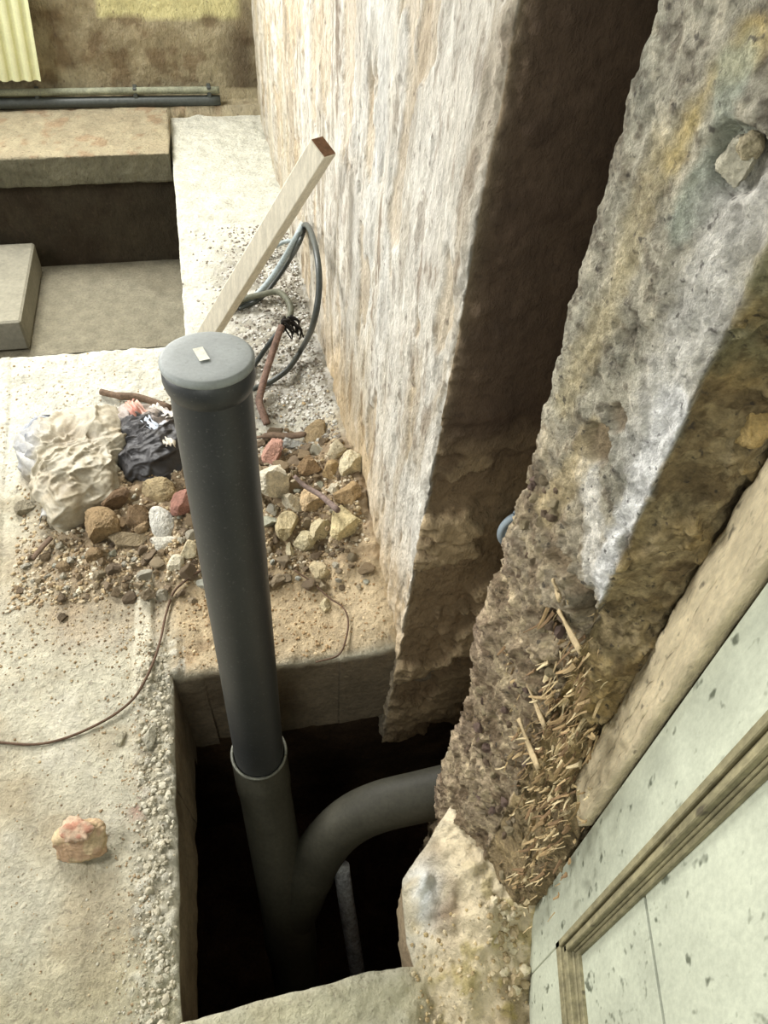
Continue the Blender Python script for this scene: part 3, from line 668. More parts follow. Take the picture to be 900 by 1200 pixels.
# ---------------------------------------------------------------- capped soil pipe with its branch fitting
def build_pipe():
    A = np.array([-.246, .801, .978]); B = np.array([-.236, .728, -.10]); Lp = np.linalg.norm(B-A)
    t = thing('drain_pipe', 'dark grey plastic soil pipe with a flat end cap, standing upright in the open pit', 'pipe', tuple(B))
    B0 = np.array(t.location); A0 = A-B0; B1 = B-B0
    r = .0545
    lathe('pipe_body', [(.020, r), (.06, r), (.064, r+.0005), (Lp+.06, r)], A0, B1, M['pvc'], t)
    lathe('socket', [(.010, .056), (.014, .0605), (.030, .0615), (.040, .0595), (.046, .0565), (.050, .0548)], A0, B1, M['pvc'], t)
    cap = lathe('end_cap', [(.0, .0), (.0, .02), (.0, .04), (.0002, .0565), (.001, .0598), (.0035, .0618), (.008, .0620), (.011, .0612), (.0125, .058), (.0145, .0568)], A0, B1, M['cap'], t)
    T = (B1-A0)/np.linalg.norm(B1-A0); c = A0-T*.0009
    ax = np.array([.50, -.86, 0]); ax -= T*(ax@T); ax /= np.linalg.norm(ax); ay = np.cross(T, ax)
    # sticker: thin slightly curled paper
    P = np.zeros((9, 5, 3)); P2 = []
    for i, a in enumerate(np.linspace(-.0155, .0155, 9)):
        for j, b in enumerate(np.linspace(-.0068, .0068, 5)):
            P[i, j] = c+ax*(a+.002)+ay*b+np.array([-.008, .002, 0])-T*(.0004+.0006*(abs(a)/.0155)**4)
    mesh_from('sticker', P, grid_faces(9, 5, flip=False), M['paper'], parent=cap)
    # scratches / plaster flecks low on the pipe
    # wye fitting below
    J = [B+(A-B)*.035, B, D(313, 940, 1.785), D(322, 990, 1.815), D(333, 1050, 1.86), D(342, 1110, 1.91), D(350, 1165, 1.96), D(356, 1230, 2.05)]
    path = catmull(J, 8)-B0
    ln = np.concatenate([[0], np.cumsum(np.linalg.norm(np.diff(path, axis=0), axis=1))])
    rad = np.interp(ln, [0, .03, .10, .115, .125, .5, .51, .56, .60, 1.2], [.0600, .0625, .0625, .060, .0585, .0600, .0640, .0640, .0580, .0570])
    V, Fc = tube_geo(path, rad, 48); Fc = [f for f in Fc if not (len(f) == 3 and max(f) >= len(V)-2 and (len(V)-2) in f)]
    wy = mesh_from('branch_fitting', V, Fc, M['pvc_dusty'], parent=t)
    # pale rim of the socket, the ring seal
    n = 48; ring = []; T2 = path[2]-path[0]; T2 /= np.linalg.norm(T2); a = np.cross(T2, (0, 1, 0)); a /= np.linalg.norm(a); b = np.cross(T2, a)
    for k in range(n+1): th = 2*math.pi*k/n; ring.append(path[0]+(a*math.cos(th)+b*math.sin(th))*.0600)
    V, Fc = tube_geo(np.array(ring), .0034, 8); mesh_from('socket_rim', V, Fc, mat('rim_plastic', base=lin((104, 104, 92)), rough=.5, var=.3, vscale=60, spec=.5), parent=t)
    # branch: leaves the fitting and bends away to the right under the wall
    K = [D(338, 1090, 1.895), D(351, 1055, 1.86), D(366, 1015, 1.83), D(385, 985, 1.80), D(411, 961, 1.775), D(445, 945, 1.75), D(490, 934, 1.735), D(540, 922, 1.72), D(600, 905, 1.70)]
    path = catmull(K, 8)-B0; ln = np.concatenate([[0], np.cumsum(np.linalg.norm(np.diff(path, axis=0), axis=1))])
    rad = np.interp(ln, [0, .10, .16, .165, .20, .205, .30, .305, .9], [.050, .056, .058, .0605, .0615, .0590, .0570, .0560, .0560])
    V, Fc = tube_geo(path, rad, 40); mesh_from('branch_elbow', V, Fc, M['pvc_dusty'], parent=t)
    for nm, px, py, dep, s in (('dust_clod', 302, 962, 1.725, .008),):
        pass
    q = catmull([D(400, 1015, 2.03), D(404, 1045, 2.06), D(411, 1090, 2.10), D(418, 1135, 2.15), D(424, 1180, 2.22)], 6)
    p = tube('narrow_pipe', q, .0215, M['pvc_pale'], seg=20)
    tag(p, 'thin pale scuffed pipe deep in the pit, right of the dark soil pipe', 'pipe')
build_pipe()

# ---------------------------------------------------------------- leaning board
def build_board():
    top = onplane(379, 172, UX, .262); top[2] = top[2]
    bot = G(222, 432)+np.array([0, 0, .012])
    ax = (top-bot)/np.linalg.norm(top-bot)
    nrm = np.cross(ax, VX); nrm /= np.linalg.norm(nrm); nrm = nrm if nrm[2] > 0 else -nrm
    side = np.cross(nrm, ax); rot = .75
    s2 = side*math.cos(rot)+nrm*math.sin(rot); n2 = np.cross(s2, ax); n2 = n2 if n2[2] > 0 else -n2
    Lb = np.linalg.norm(top-bot); c = (top+bot)/2
    t = thing('leaning_board', 'pale rough-sawn timber board leaning against the plaster wall behind the capped pipe', 'board', tuple(bot))
    o = box('board', c-bot, (Lb, .052, .042), M['wood'], (ax, s2, n2), parent=t, bev=.002)
    box('sawn_end', top+ax*.0008-bot, (.0016, .0485, .0385), M['wood_end'], (ax, s2, n2), parent=t, bev=.0005)
    return t
build_board()

# ---------------------------------------------------------------- cables, rods, wires
def gp(px, py, dz=.0): return Z(px, py, G(px, py)[2]+dz)
def wallpt(px, py, off=.0): return onplane(px, py, UX, .30-off)
def cables():
    p = [wallpt(351, 270, -.01), wallpt(360, 264, .02), wallpt(370, 292, .04), wallpt(374, 335, .05), wallpt(367, 380, .07), gp(354, 408, .06), gp(338, 432, .035), gp(316, 448, .012), gp(296, 456, .010)]
    o = tube('cable_loop', catmull(p, 10), .0085, M['cable_dark'], seg=12); tag(o, 'thick dark cable looping out of the plaster wall down to the floor beside the board', 'cable')
    p = [wallpt(355, 262, -.01), wallpt(349, 275, .04), gp(335, 300, .16), gp(318, 326, .08), gp(300, 346, .03), gp(284, 353, .012), gp(262, 358, .01)]
    o = tube('grey_conduit', catmull(p, 10), .0105, M['cable_grey'], seg=12); tag(o, 'light grey conduit running from the wall hole down behind the leaning board', 'cable')
    p = [wallpt(357, 266, -.01), wallpt(352, 282, .035), gp(340, 304, .14), gp(323, 329, .06), gp(305, 350, .015), gp(280, 362, .01)]
    o = tube('dark_cable', catmull(p, 10), .0075, M['cable_dark'], seg=10); tag(o, 'dark cable lying along the underside of the light grey conduit', 'cable')
    p = [gp(348, 283, .06), gp(335, 283, .05), gp(320, 290, .03), gp(300, 300, .015)]
    o = tube('short_conduit', catmull(p, 8), .008, M['cable_grey'], seg=10); tag(o, 'short grey cable crossing behind the board near the wall hole', 'cable')
    # bent dark cable with a frayed end held up by the rusty rod
    t = thing('frayed_cable', 'dark bent cable arching to a frayed black end on top of the rusty rod', 'cable', tuple(gp(334, 378, .12)))
    b = np.array(t.location)
    p = [gp(268, 360, .01), gp(288, 350, .03), gp(308, 345, .07), gp(325, 342, .10), gp(337, 352, .125), gp(341, 365, .13), gp(337, 376, .125)]
    V, Fc = tube_geo(catmull(p, 10)-b, .0105, 12); mesh_from('cable_arch', V, Fc, mat('olive_cable', base=lin((84, 84, 68)), rough=.6, var=.3, vscale=50, spec=.3), parent=t)
    rr = random.Random(3); VV = []; FF = []; off = 0
    for k in range(16):
        s = np.array([rr.uniform(-.015, .02), rr.uniform(-.015, .015), rr.uniform(-.012, .02)]); e = s+np.array([rr.uniform(-.005, .045), rr.uniform(-.03, .01), rr.uniform(-.06, -.015)])
        m = (s+e)/2+np.array([rr.uniform(-.01, .02), 0, rr.uniform(.0, .015)])
        V, Fc = tube_geo(catmull([s, m, e], 4), np.linspace(.006, .0018, 9), 6); VV.append(V); FF += [tuple(i+off for i in f) for f in Fc]; off += len(V)
    mesh_from('frayed_end', np.concatenate(VV), FF, M['tatter'], parent=t)
    p = [gp(330, 384, .10), gp(316, 402, .06), gp(300, 425, .012), gp(290, 440, .01)]
    o = tube('short_cable', catmull(p, 8), .008, M['cable_dark'], seg=10); tag(o, 'short dark cable slanting to the floor just left of the rusty rod', 'cable')
    p = [gp(330, 382, .115), gp(322, 405, .095), gp(312, 436, .06), gp(305, 462, .03)]
    t = thing('rusty_rod', 'bent rusty reddish iron rod standing from the rubble right of the pipe cap', 'rod', tuple(gp(305, 470, .01)))
    b = np.array(t.location); V, Fc = tube_geo(catmull(p+[gp(304, 472, .022), gp(308, 484, .02), gp(313, 497, .012)], 8)-b, .0115, 12, squash=.8); mesh_from('rod', V, Fc, M['rust'], parent=t)
    o = tube('stick', catmull([gp(118, 459, .012), gp(140, 464, .015), (G(165, 470)+[0, 0, .014]), gp(200, 478, .012)], 6), [.010]*6+[.012]*6+[.011]*6+[.010], M['stick'], seg=9); tag(o, 'brown stick lying on the floor behind the dusty bag, left of the pipe', 'stick')
    o = tube('wood_splinter', catmull([gp(296, 514, .02), gp(318, 510, .026), gp(340, 511, .028), gp(360, 508, .03)], 6), [.006]*4+[.012]*13+[.009, .007], M['stick'], seg=8, squash=.6); tag(o, 'flat brown wood piece on the rubble right of the pipe, above the pink brick', 'wood')
    o = tube('twig', catmull([gp(345, 558, .07), gp(358, 570, .072), gp(375, 580, .065), gp(396, 598, .055)], 6), np.linspace(.0055, .0085, 19), mat('grey_twig', base=lin((122, 106, 98)), var=.3, vscale=60, bmp=.6, bdist=.002), seg=8); tag(o, 'grey-brown twig lying across the stones between pipe and wall', 'twig')
    o = tube('peg', catmull([gp(38, 655, .014), gp(48, 643, .018), gp(60, 630, .02)], 5), .0075, M['stick'], seg=8, squash=.6); tag(o, 'small dark wood peg sticking out below the dusty bag', 'stick')
    p = [gp(-60, 862, .004), gp(0, 870, .004), gp(45, 872, .005), gp(85, 862, .006), gp(125, 843, .008), gp(150, 825, .012), gp(164, 808, .016), gp(178, 780, .018), gp(188, 750, .012), gp(194, 722, .008), gp(203, 695, .008), gp(218, 680, .01), gp(236, 668, .012), gp(255, 660, .008)]
    o = tube('loose_wire', catmull(p, 8), .0030, M['cable_brown'], seg=8); tag(o, 'thin dark wire snaking over the floor from the left edge to the pipe', 'wire')
    p = [gp(345, 668, .014), gp(365, 682, .012), (gp(385, 700, .012)), gp(402, 712, .012), gp(408, 728, .010), gp(405, 750, .008), gp(396, 768, .006), gp(370, 776, .005)]
    o = tube('curved_wire', catmull(p, 8), .0022, M['cable_brown'], seg=8); tag(o, 'thin bent wire in the dirt behind the pit, right of the pipe', 'wire')
cables()

# ---------------------------------------------------------------- stones
def ico(sub):
    t = (1+5**.5)/2
    V = [(-1, t, 0), (1, t, 0), (-1, -t, 0), (1, -t, 0), (0, -1, t), (0, 1, t), (0, -1, -t), (0, 1, -t), (t, 0, -1), (t, 0, 1), (-t, 0, -1), (-t, 0, 1)]
    Fc = [(0, 11, 5), (0, 5, 1), (0, 1, 7), (0, 7, 10), (0, 10, 11), (1, 5, 9), (5, 11, 4), (11, 10, 2), (10, 7, 6), (7, 1, 8), (3, 9, 4), (3, 4, 2), (3, 2, 6), (3, 6, 8), (3, 8, 9), (4, 9, 5), (2, 4, 11), (6, 2, 10), (8, 6, 7), (9, 8, 1)]
    V = [np.array(v)/np.linalg.norm(v) for v in V]
    for _ in range(sub):
        c = {}; F2 = []
        def mid(a, b):
            k = (min(a, b), max(a, b))
            if k not in c: m = V[a]+V[b]; V.append(m/np.linalg.norm(m)); c[k] = len(V)-1
            return c[k]
        for a, b, d in Fc:
            x, y, z = mid(a, b), mid(b, d), mid(d, a); F2 += [(a, x, z), (b, y, x), (d, z, y), (x, y, z)]
        Fc = F2
    return np.array(V), np.array(Fc)
ICO = {k: ico(k) for k in (1, 2, 3, 4)}
def stone_geo(seed, sub=3, cuts=9, rough=.05, blocky=0.0):
    r = np.random.RandomState(seed); V, Fc = ICO[sub]; V = V.copy()
    if blocky: V = np.sign(V)*np.abs(V)**(1-blocky*.5)
    for _ in range(cuts):
        n = r.normal(size=3); n /= np.linalg.norm(n); d = r.uniform(.50, .80); h = V@n-d; V = V-np.where(h > 0, h, 0)[:, None]*n
    V = V*(1+rough*fbm(V+seed*3.1, 2.2, 4, seed)+.05*fbm(V+seed*1.7, 7, 3, seed+1, ridged=True))[:, None]
    return V/np.abs(V).max(), Fc
PROTO = []
for k in range(14):
    V, Fc = stone_geo(300+k, 3, 8, .16); me = bpy.data.meshes.new('stone'); me.from_pydata(V.tolist(), [], Fc.tolist()); me.polygons.foreach_set('use_smooth', [False]*len(me.polygons)); me.materials.append(M['stone']); PROTO.append(me)
OCC = []
def stone(name, px, py, w, h, deep, color, label, cat='stone', group=None, seed=None, rot=0, sub=4, lift=0.2, geo=None, cuts=9, blocky=0.0, tilt=0.0, zoff=None):
    """w, h: seen size in photo pixels, converted at its real distance; deep: vertical half size factor"""
    g = G(px, py); dist = np.linalg.norm(g-CAMP); dep = (RW.T@(g-CAMP))[2]*-1; mpp = dep/F
    sx = w*mpp/2; sy = h*mpp/2*1.25; sz = deep*min(sx, sy)
    V, Fc = stone_geo(seed if seed is not None else RND.randrange(9999), sub, cuts, .10, blocky)
    V = V*np.array([sx, sy, sz]); a = rot; R = np.array([[math.cos(a), -math.sin(a), 0], [math.sin(a), math.cos(a), 0], [0, 0, 1]])
    bx = np.array([[1, 0, 0], [0, math.cos(tilt), -math.sin(tilt)], [0, math.sin(tilt), math.cos(tilt)]]); V = V@(R@bx).T
    o = mesh_from(name, V, Fc.astype(int), M['stone'], smooth=False, loc=tuple(g+np.array([0, 0, sz*lift+(zoff or 0)])))
    color = np.array(color)*.90+.10*np.mean(color); o.color = lin4(color); tag(o, label, cat, group); OCC.append((g[0], g[1], (sx+sy)/2)); return o
TAN = (186, 166, 134); CREAM = (220, 210, 184); BRN = (160, 140, 114); PINK = (188, 142, 122)
S = stone
S('brick_chunk', 319, 536, 38, 34, 1.0, PINK, 'pinkish red brick chunk in the rubble against the right side of the pipe', 'brick', seed=11, rot=.3, blocky=.5)
S('cream_stone', 322, 574, 56, 42, 1.0, CREAM, 'largest pale cream stone, angular, against the right side of the pipe', seed=12, rot=.5, blocky=.5, zoff=.02)
S('foil_scrap', 343, 522, 30, 16, .9, (176, 176, 168), 'small greyish crumpled lump above the pink brick chunk', 'scrap', seed=13)
S('tile_shard', 372, 512, 34, 38, .45, (172, 150, 112), 'flat tan shard propped at the foot of the wall', 'shard', seed=14, rot=.2, tilt=.5, cuts=5)
S('pale_block', 343, 592, 30, 30, 1.0, (220, 208, 178), 'whitish block directly below the largest cream stone', seed=15, blocky=.5)
S('tan_block', 368, 592, 34, 32, 1.0, (204, 176, 134), 'squarish orange-tan stone right of the whitish block', seed=16, blocky=.6, rot=.2)
S('round_stone', 337, 618, 29, 32, 1.0, (206, 188, 144), 'rounded cream stone standing alone below the whitish block', seed=17)
S('oval_stone', 357, 633, 30, 24, .9, (204, 190, 150), 'oval beige stone lying low, next to the rounded cream one', seed=18, rot=.6)
S('upright_stone', 375, 622, 24, 36, 1.0, (208, 192, 152), 'narrow upright beige stone right of the oval one', seed=19)
S('small_oval_stone', 340, 646, 14, 19, 1.0, (212, 198, 160), 'small smooth egg-shaped stone below the rounded one', seed=20)
S('knobbly_stone', 404, 618, 38, 46, 1.0, (220, 202, 152), 'large yellow cream knobbly stone beside the wall foot', seed=21, rot=-.3, zoff=.01)
S('debris_lump', 408, 582, 36, 30, 1.0, (170, 142, 100), 'brown-tan lump between twig and wall', seed=22)
S('plaster_lump', 414, 548, 34, 34, 1.0, (222, 208, 170), 'cream plaster lump touching the wall foot, uppermost of the rubble', seed=23)
S('plaster_lump', 396, 530, 28, 22, .9, (204, 190, 156), 'pale plaster lump just right of the flat tan shard', seed=24)
S('tan_stone', 388, 552, 26, 20, .9, (188, 160, 114), 'small tan stone above the twig', seed=25)
S('brown_stone', 362, 548, 34, 22, .9, (150, 122, 86), 'flat brown stone at the upper end of the twig', seed=26)
S('pale_chip', 392, 575, 22, 14, .8, (214, 204, 176), 'pale thin chip right of the twig', seed=27)
S('tan_stone', 184, 580, 44, 30, .8, (178, 158, 118), 'tan slab-like stone below the dark bag', seed=31, rot=.5, tilt=.3, cuts=6, blocky=.4)
S('brick_chunk', 216, 590, 28, 42, 1.0, (158, 112, 96), 'dull red brick chunk against the left side of the pipe', 'brick', seed=32, blocky=.5)
S('brown_stone', 118, 620, 46, 40, .9, (162, 136, 98), 'largest brown stone below the dusty bag', seed=33, rot=.7, cuts=7, blocky=.3)
S('flat_stone', 150, 634, 48, 23, .8, (166, 148, 116), 'long flat brownish stone right of the largest brown one', seed=34, rot=.2, cuts=7)
S('brown_stone', 112, 653, 23, 21, .9, (150, 126, 92), 'small brown stone at the front edge of the heap', seed=35)
S('plaster_flake', 189, 612, 30, 36, .5, (226, 222, 208), 'white curled plaster flake left of the pipe', 'plaster', seed=36, rot=.4, tilt=.5, cuts=5)
S('plaster_flake', 192, 637, 36, 18, .5, (214, 208, 190), 'whitish flat plaster flake lying below the curled one', 'plaster', seed=37, tilt=.3, cuts=5)
S('plaster_lump', 207, 662, 24, 18, .9, (222, 212, 182), 'knobbly white lump of plaster beside the loose wire', 'plaster', seed=38)
S('plaster_lump', 222, 645, 26, 20, .8, (206, 192, 156), 'cream lump at the left foot of the rubble by the pipe', 'plaster', seed=39)
S('grey_stone', 30, 597, 24, 18, .8, (150, 140, 116), 'lone grey stone left of the dusty bag', seed=40)
S('brown_stone', 135, 588, 36, 34, .8, (120, 96, 70), 'dark brown clod half hidden between the two bags', 'clod', seed=41)
S('brown_stone', 160, 606, 28, 30, .8, (132, 108, 78), 'brown clod above the long flat stone', 'clod', seed=42)
S('clod', 142, 614, 22, 18, .8, (142, 118, 86), 'small brown clod touching the largest brown stone', 'clod', seed=43)
S('clod', 166, 618, 18, 18, .9, (150, 126, 92), 'small tan clod between long flat stone and plaster flake', 'clod', seed=44)
S('clod', 74, 666, 18, 14, .8, (146, 124, 92), 'small brown stone in front of the peg below the bag', seed=45)
S('clod', 74, 724, 12, 12, .9, (96, 82, 62), 'small dark clod alone on the bare floor left of the wire', 'clod', seed=46)
S('clod', 48, 682, 14, 10, .8, (132, 116, 88), 'small brown clod near the left edge below the peg', 'clod', seed=47)
S('clod', 382, 712, 16, 20, .9, (206, 190, 150), 'cream clod inside the bend of the curved wire', 'clod', seed=48)
S('clod', 374, 668, 26, 22, .6, (200, 182, 142), 'flat cream piece in front of the rubble heap', seed=49)
S('clod', 176, 990-125, 22, 26, .8, (184, 178, 156), 'largest pale pebble set on the kerb left of the pit', 'stone', seed=50)
S('clod', 142, 866, 14, 16, .8, (176, 168, 142), 'pale stub of mortar left of the pit kerb', 'stone', seed=51)
# half brick on the floor, left foreground
def half_brick():
    g = G(97, 990); t = thing('broken_brick', 'broken half brick coated in mortar lying on the near floor', 'brick', tuple(g))
    V, Fc = stone_geo(77, 4, 5, .12, .7); V = V*np.array([.050, .040, .030]); V = V*(1+.10*fbm(V, 45, 4, 5))[:, None]; V[:, 2] = np.maximum(V[:, 2], -.022); a = .25
    V = V@np.array([[math.cos(a), -math.sin(a), 0], [math.sin(a), math.cos(a), 0], [0, 0, 1]]).T+np.array([0, 0, .022])
    n = fbm(V, 40, 3, 6); c = np.zeros(V.shape)+lin((182, 152, 122)); c = mixc(c, sstep(-.1, .3, n), lin((194, 172, 136)))
    mesh_from('brick', V, Fc.astype(int), M['gravel'], c, parent=t)
    V, Fc = stone_geo(78, 3, 4, .25, .2); V = V*np.array([.034, .026, .012])*(1+.25*fbm(V, 3, 4, 8))[:, None]+np.array([-.004, .014, .048]); n = fbm(V, 60, 3, 9)
    c = np.zeros(V.shape)+lin((196, 170, 144)); c = mixc(c, sstep(0, .3, n), lin((172, 126, 104))); mesh_from('mortar_crust', V, Fc.astype(int), M['gravel'], c, parent=t)
half_brick()

# smaller stones over the heap, one object each
_T = [('tan', TAN), ('cream', CREAM), ('brown', BRN), ('tan', (202, 184, 150)), ('brown', (162, 140, 108)), ('cream', (224, 216, 194)), ('brown', (150, 130, 104))]
TONES = [(n, tuple(np.array(c)*.92+.08*np.mean(c))) for n, c in _T]
def zone(px, py):
    if px > 262:
        if px > 372: return 'at the wall foot'
        return ('beside the right side of the pipe' if py < 640 else 'at the front fringe between pipe and wall')
    if px < 110: return 'at the far left fringe below the dusty bag'
    if px > 195: return 'against the left side of the pipe'
    return 'below the two bags' if py < 640 else 'at the front fringe left of the pipe'
def scatter():
    rr = random.Random(21); n = 0; tries = 0
    while n < 230 and tries < 9000:
        tries += 1
        px = rr.uniform(20, 436); py = rr.uniform(500, 705)
        right = px > 262
        if right:
            c = (py-500)/170; lo = 505; hi = 690
            if py < lo or py > hi or rr.random() > (1.1 if py < 650 else .5): continue
            if px > 396+(py-500)*.2: continue
            if px < 300 and py < 640: continue
        else:
            if px < 70 and py < 640: continue
            if py < 560 and px < 210: continue
            if rr.random() > (1.0 if 590 < py < 665 and px > 90 else .18): continue
            if 225 < px < 262 and py < 640: continue
        g = G(px, py); s = rr.choice([.009, .011, .013, .016, .020, .024])*rr.uniform(.8, 1.1)
        if not right and px < 100: s *= .6
        if any((g[0]-x)**2+(g[1]-y)**2 < (r*.8+s*.7)**2 for x, y, r in OCC): continue
        OCC.append((g[0], g[1], s)); me = rr.choice(PROTO)
        o = bpy.data.objects.new('rubble_stone', me); COL.objects.link(o)
        o.scale = (s*rr.uniform(.8, 1.2), s*rr.uniform(.8, 1.2), s*rr.uniform(.55, .9)); o.rotation_euler = (rr.uniform(-.5, .5), rr.uniform(-.5, .5), rr.uniform(0, 6.28))
        o.location = (g[0], g[1], g[2]+s*.3)
        tn, b = rr.choice(TONES); b = np.array(b, float); o.color = lin4(np.clip(b*rr.uniform(.96, 1.14), 0, 235))
        sz = 'tiny' if s < .0125 else 'small' if s < .018 else 'middling'; zn = zone(px, py); tag(o, '%s %s rubble stone %s' % (sz, tn, zn), 'stone', 'rubble stones '+zn); n += 1
scatter()

# loose grit: far too much to count
def gravel():
    r = np.random.RandomState(5); V0, F0 = ICO[1]; Vs = []; Fs = []; Cs = []; off = 0
    spots = []
    def add(n, f, smin, smax, cols):
        for _ in range(n):
            u, v = f(); s = r.uniform(smin, smax)*r.uniform(.6, 1.0); spots.append((u, v, s, cols[r.randint(len(cols))]))
    W = [(204, 192, 166), (190, 174, 144), (170, 150, 118), (196, 186, 164)]; Dk = [(138, 118, 90), (154, 134, 102), (178, 160, 126), (124, 106, 82)]
    add(3600, lambda: (r.uniform(-.60, .29), 1.20+abs(r.normal())*.22), .0018, .0075, Dk+W)
    add(500, lambda: (r.uniform(-.62, .0), r.normal()*.08+1.14), .0014, .0045, Dk[1:])
    add(900, lambda: (r.uniform(-.2, .29), r.uniform(.955, 1.3)), .0012, .0045, [(206, 186, 150), (176, 150, 112), (150, 122, 86)])
    add(300, lambda: (-.252+r.normal()*.018, r.uniform(.22, 1.05)), .003, .0095, [(190, 184, 164), (184, 176, 154), (172, 164, 142)])
    add(500, lambda: (-.262+r.normal()*.022, r.uniform(.22, 1.05)), .0016, .004, [(200, 194, 174), (186, 180, 160), (170, 162, 140)])
    add(700, lambda: (-.262-abs(r.normal())*.05, r.uniform(.22, 1.1)), .001, .0035, [(186, 180, 160), (160, 140, 110)])
    add(2600, lambda: (.29-abs(r.normal())*.14, r.uniform(1.6, 3.0)), .0025, .0075, [(190, 188, 178), (150, 144, 130), (132, 124, 112), (198, 196, 188), (120, 112, 100)])
    add(900, lambda: (r.uniform(-.7, .25), r.uniform(1.5, 2.2)), .0015, .0045, W)
    add(650, lambda: (r.uniform(-.62, -.22), r.uniform(.2, 1.2)), .0008, .0028, W+Dk)
    add(160, lambda: (r.uniform(.19, .40), r.uniform(.18, .34)), .0014, .006, [(206, 190, 156), (186, 166, 124), (170, 150, 112)])
    add(60, lambda: (.368+r.normal()*.012, r.uniform(.2, .34)), .005, .012, [(204, 192, 162), (176, 158, 124)])
    u = np.array([q[0] for q in spots]); v = np.array([q[1] for q in spots]); s = np.array([q[2] for q in spots]); cc = np.array([lin(q[3]) for q in spots])
    _, _, dh = snap(u, v, HOLE); ok = ~pin(u, v, HOLE) & (dh > .004) & (u < .5) & ~((u < -.15) & (v > 2.19))
    u, v, s, cc = u[ok], v[ok], s[ok], cc[ok]; n = len(u); z = ground(u, v)
    C = u[:, None]*UX+v[:, None]*VX; C[:, 2] = z+s*.2
    sc = s[:, None]*r.uniform(.65, 1.2, (n, 3)); sc[:, 2] *= .75
    Vn = V0[None]*(1+.25*r.normal(size=(n, len(V0), 1))*.6)*sc[:, None]
    a = r.uniform(0, 6.28, n); ca, sa = np.cos(a)[:, None], np.sin(a)[:, None]
    X = Vn[..., 0]*ca-Vn[..., 1]*sa; Y = Vn[..., 0]*sa+Vn[..., 1]*ca; Vn = np.stack([X, Y, Vn[..., 2]], -1)+C[:, None]
    Fn = F0[None]+(np.arange(n)*len(V0))[:, None, None]
    Cn = np.repeat(cc[:, None], len(V0), 1)
    o = mesh_from('gravel', Vn, Fn.reshape(-1, 3), M['gravel'], Cn, smooth=False)
    tag(o, 'loose grit and mortar crumbs strewn over the floor around the pit and heap', 'gravel', kind='stuff')
gravel()

# ---------------------------------------------------------------- bags
def blanket(name, outline, height, seed, colf, mt, parent=None, base=None, nr=110, na=280, foldamp=.02, sharp=.5):
    """a crumpled sack: outline on the ground (world xy), domed, folded, closed below"""
    O = np.array([q[:2] for q in outline]); c = O.mean(0)
    th = np.linspace(0, 2*math.pi, na, endpoint=False)
    ang = np.arctan2(O[:, 1]-c[1], O[:, 0]-c[0]); od = np.argsort(ang); ang = ang[od]; rad = np.linalg.norm(O-c, axis=1)[od]
    R = np.interp(th, np.concatenate([ang-2*math.pi, ang, ang+2*math.pi]), np.tile(rad, 3))
    R = np.convolve(np.concatenate([R[-3:], R, R[:3]]), np.ones(7)/7, 'valid')
    t = np.linspace(0, 1, nr)[:, None]
    # profile: centre -> edge -> tuck under
    rr = np.sin(t*math.pi*.62)/math.sin(math.pi*.5); rr = np.minimum(rr, 1.0)
    rad2 = np.where(t < .8, np.sin(t/.8*math.pi/2), 1-(t-.8)*.5)*R[None]
    zz = np.where(t < .8, np.cos(t/.8*math.pi/2)**sharp, -(t-.8)*.6)*height
    P = np.stack([c[0]+rad2*np.cos(th)[None], c[1]+rad2*np.sin(th)[None], np.broadcast_to(zz, rad2.shape)], -1)
    N = P-np.array([c[0], c[1], -height*.3]); N /= np.linalg.norm(N, axis=-1, keepdims=True)
    q = P.copy(); q = q+.03*np.stack([fbm(P, 9, 3, seed+k) for k in range(3)], -1)
    ca, sa = .62, .78; q = np.stack([q[..., 0]*ca+q[..., 1]*sa, (-q[..., 0]*sa+q[..., 1]*ca)*1.7, q[..., 2]*1.6], -1)
    rf = fbm(q, 5, 2, seed+5, ridged=True); rf = np.sign(rf)*np.abs(rf)**.8
    f = foldamp*.75*rf+foldamp*.30*np.maximum(fbm(q, 17, 2, seed+6, ridged=True), 0)**1.5*2+foldamp*.9*fbm(P, 6, 2, seed+7)+foldamp*.10*fbm(P, 60, 3, seed+8)
    w1, w2, _ = worley(q*np.array([1, .8, 1])+.02*fbm(P, 14, 2, seed+9)[..., None], 7.5, seed+10); f = f+foldamp*.30*(1-sstep(.0, .30, w2-w1))-foldamp*.7*w1
    w1, w2, _ = worley(q+.01*fbm(P, 30, 2, seed+11)[..., None], 20, seed+12); f = f+foldamp*.07*(1-sstep(.0, .3, w2-w1))
    P = P+N*(f*np.clip(1.15-t*.5, 0, 1))[..., None]
    C = colf(P, f/foldamp, th[None]+0*t, t+0*th[None])
    Fc = []
    for i in range(nr-1):
        for j in range(na): k = (j+1) % na; Fc.append((i*na+j, (i+1)*na+j, (i+1)*na+k, i*na+k))
    return P, np.array(Fc), C
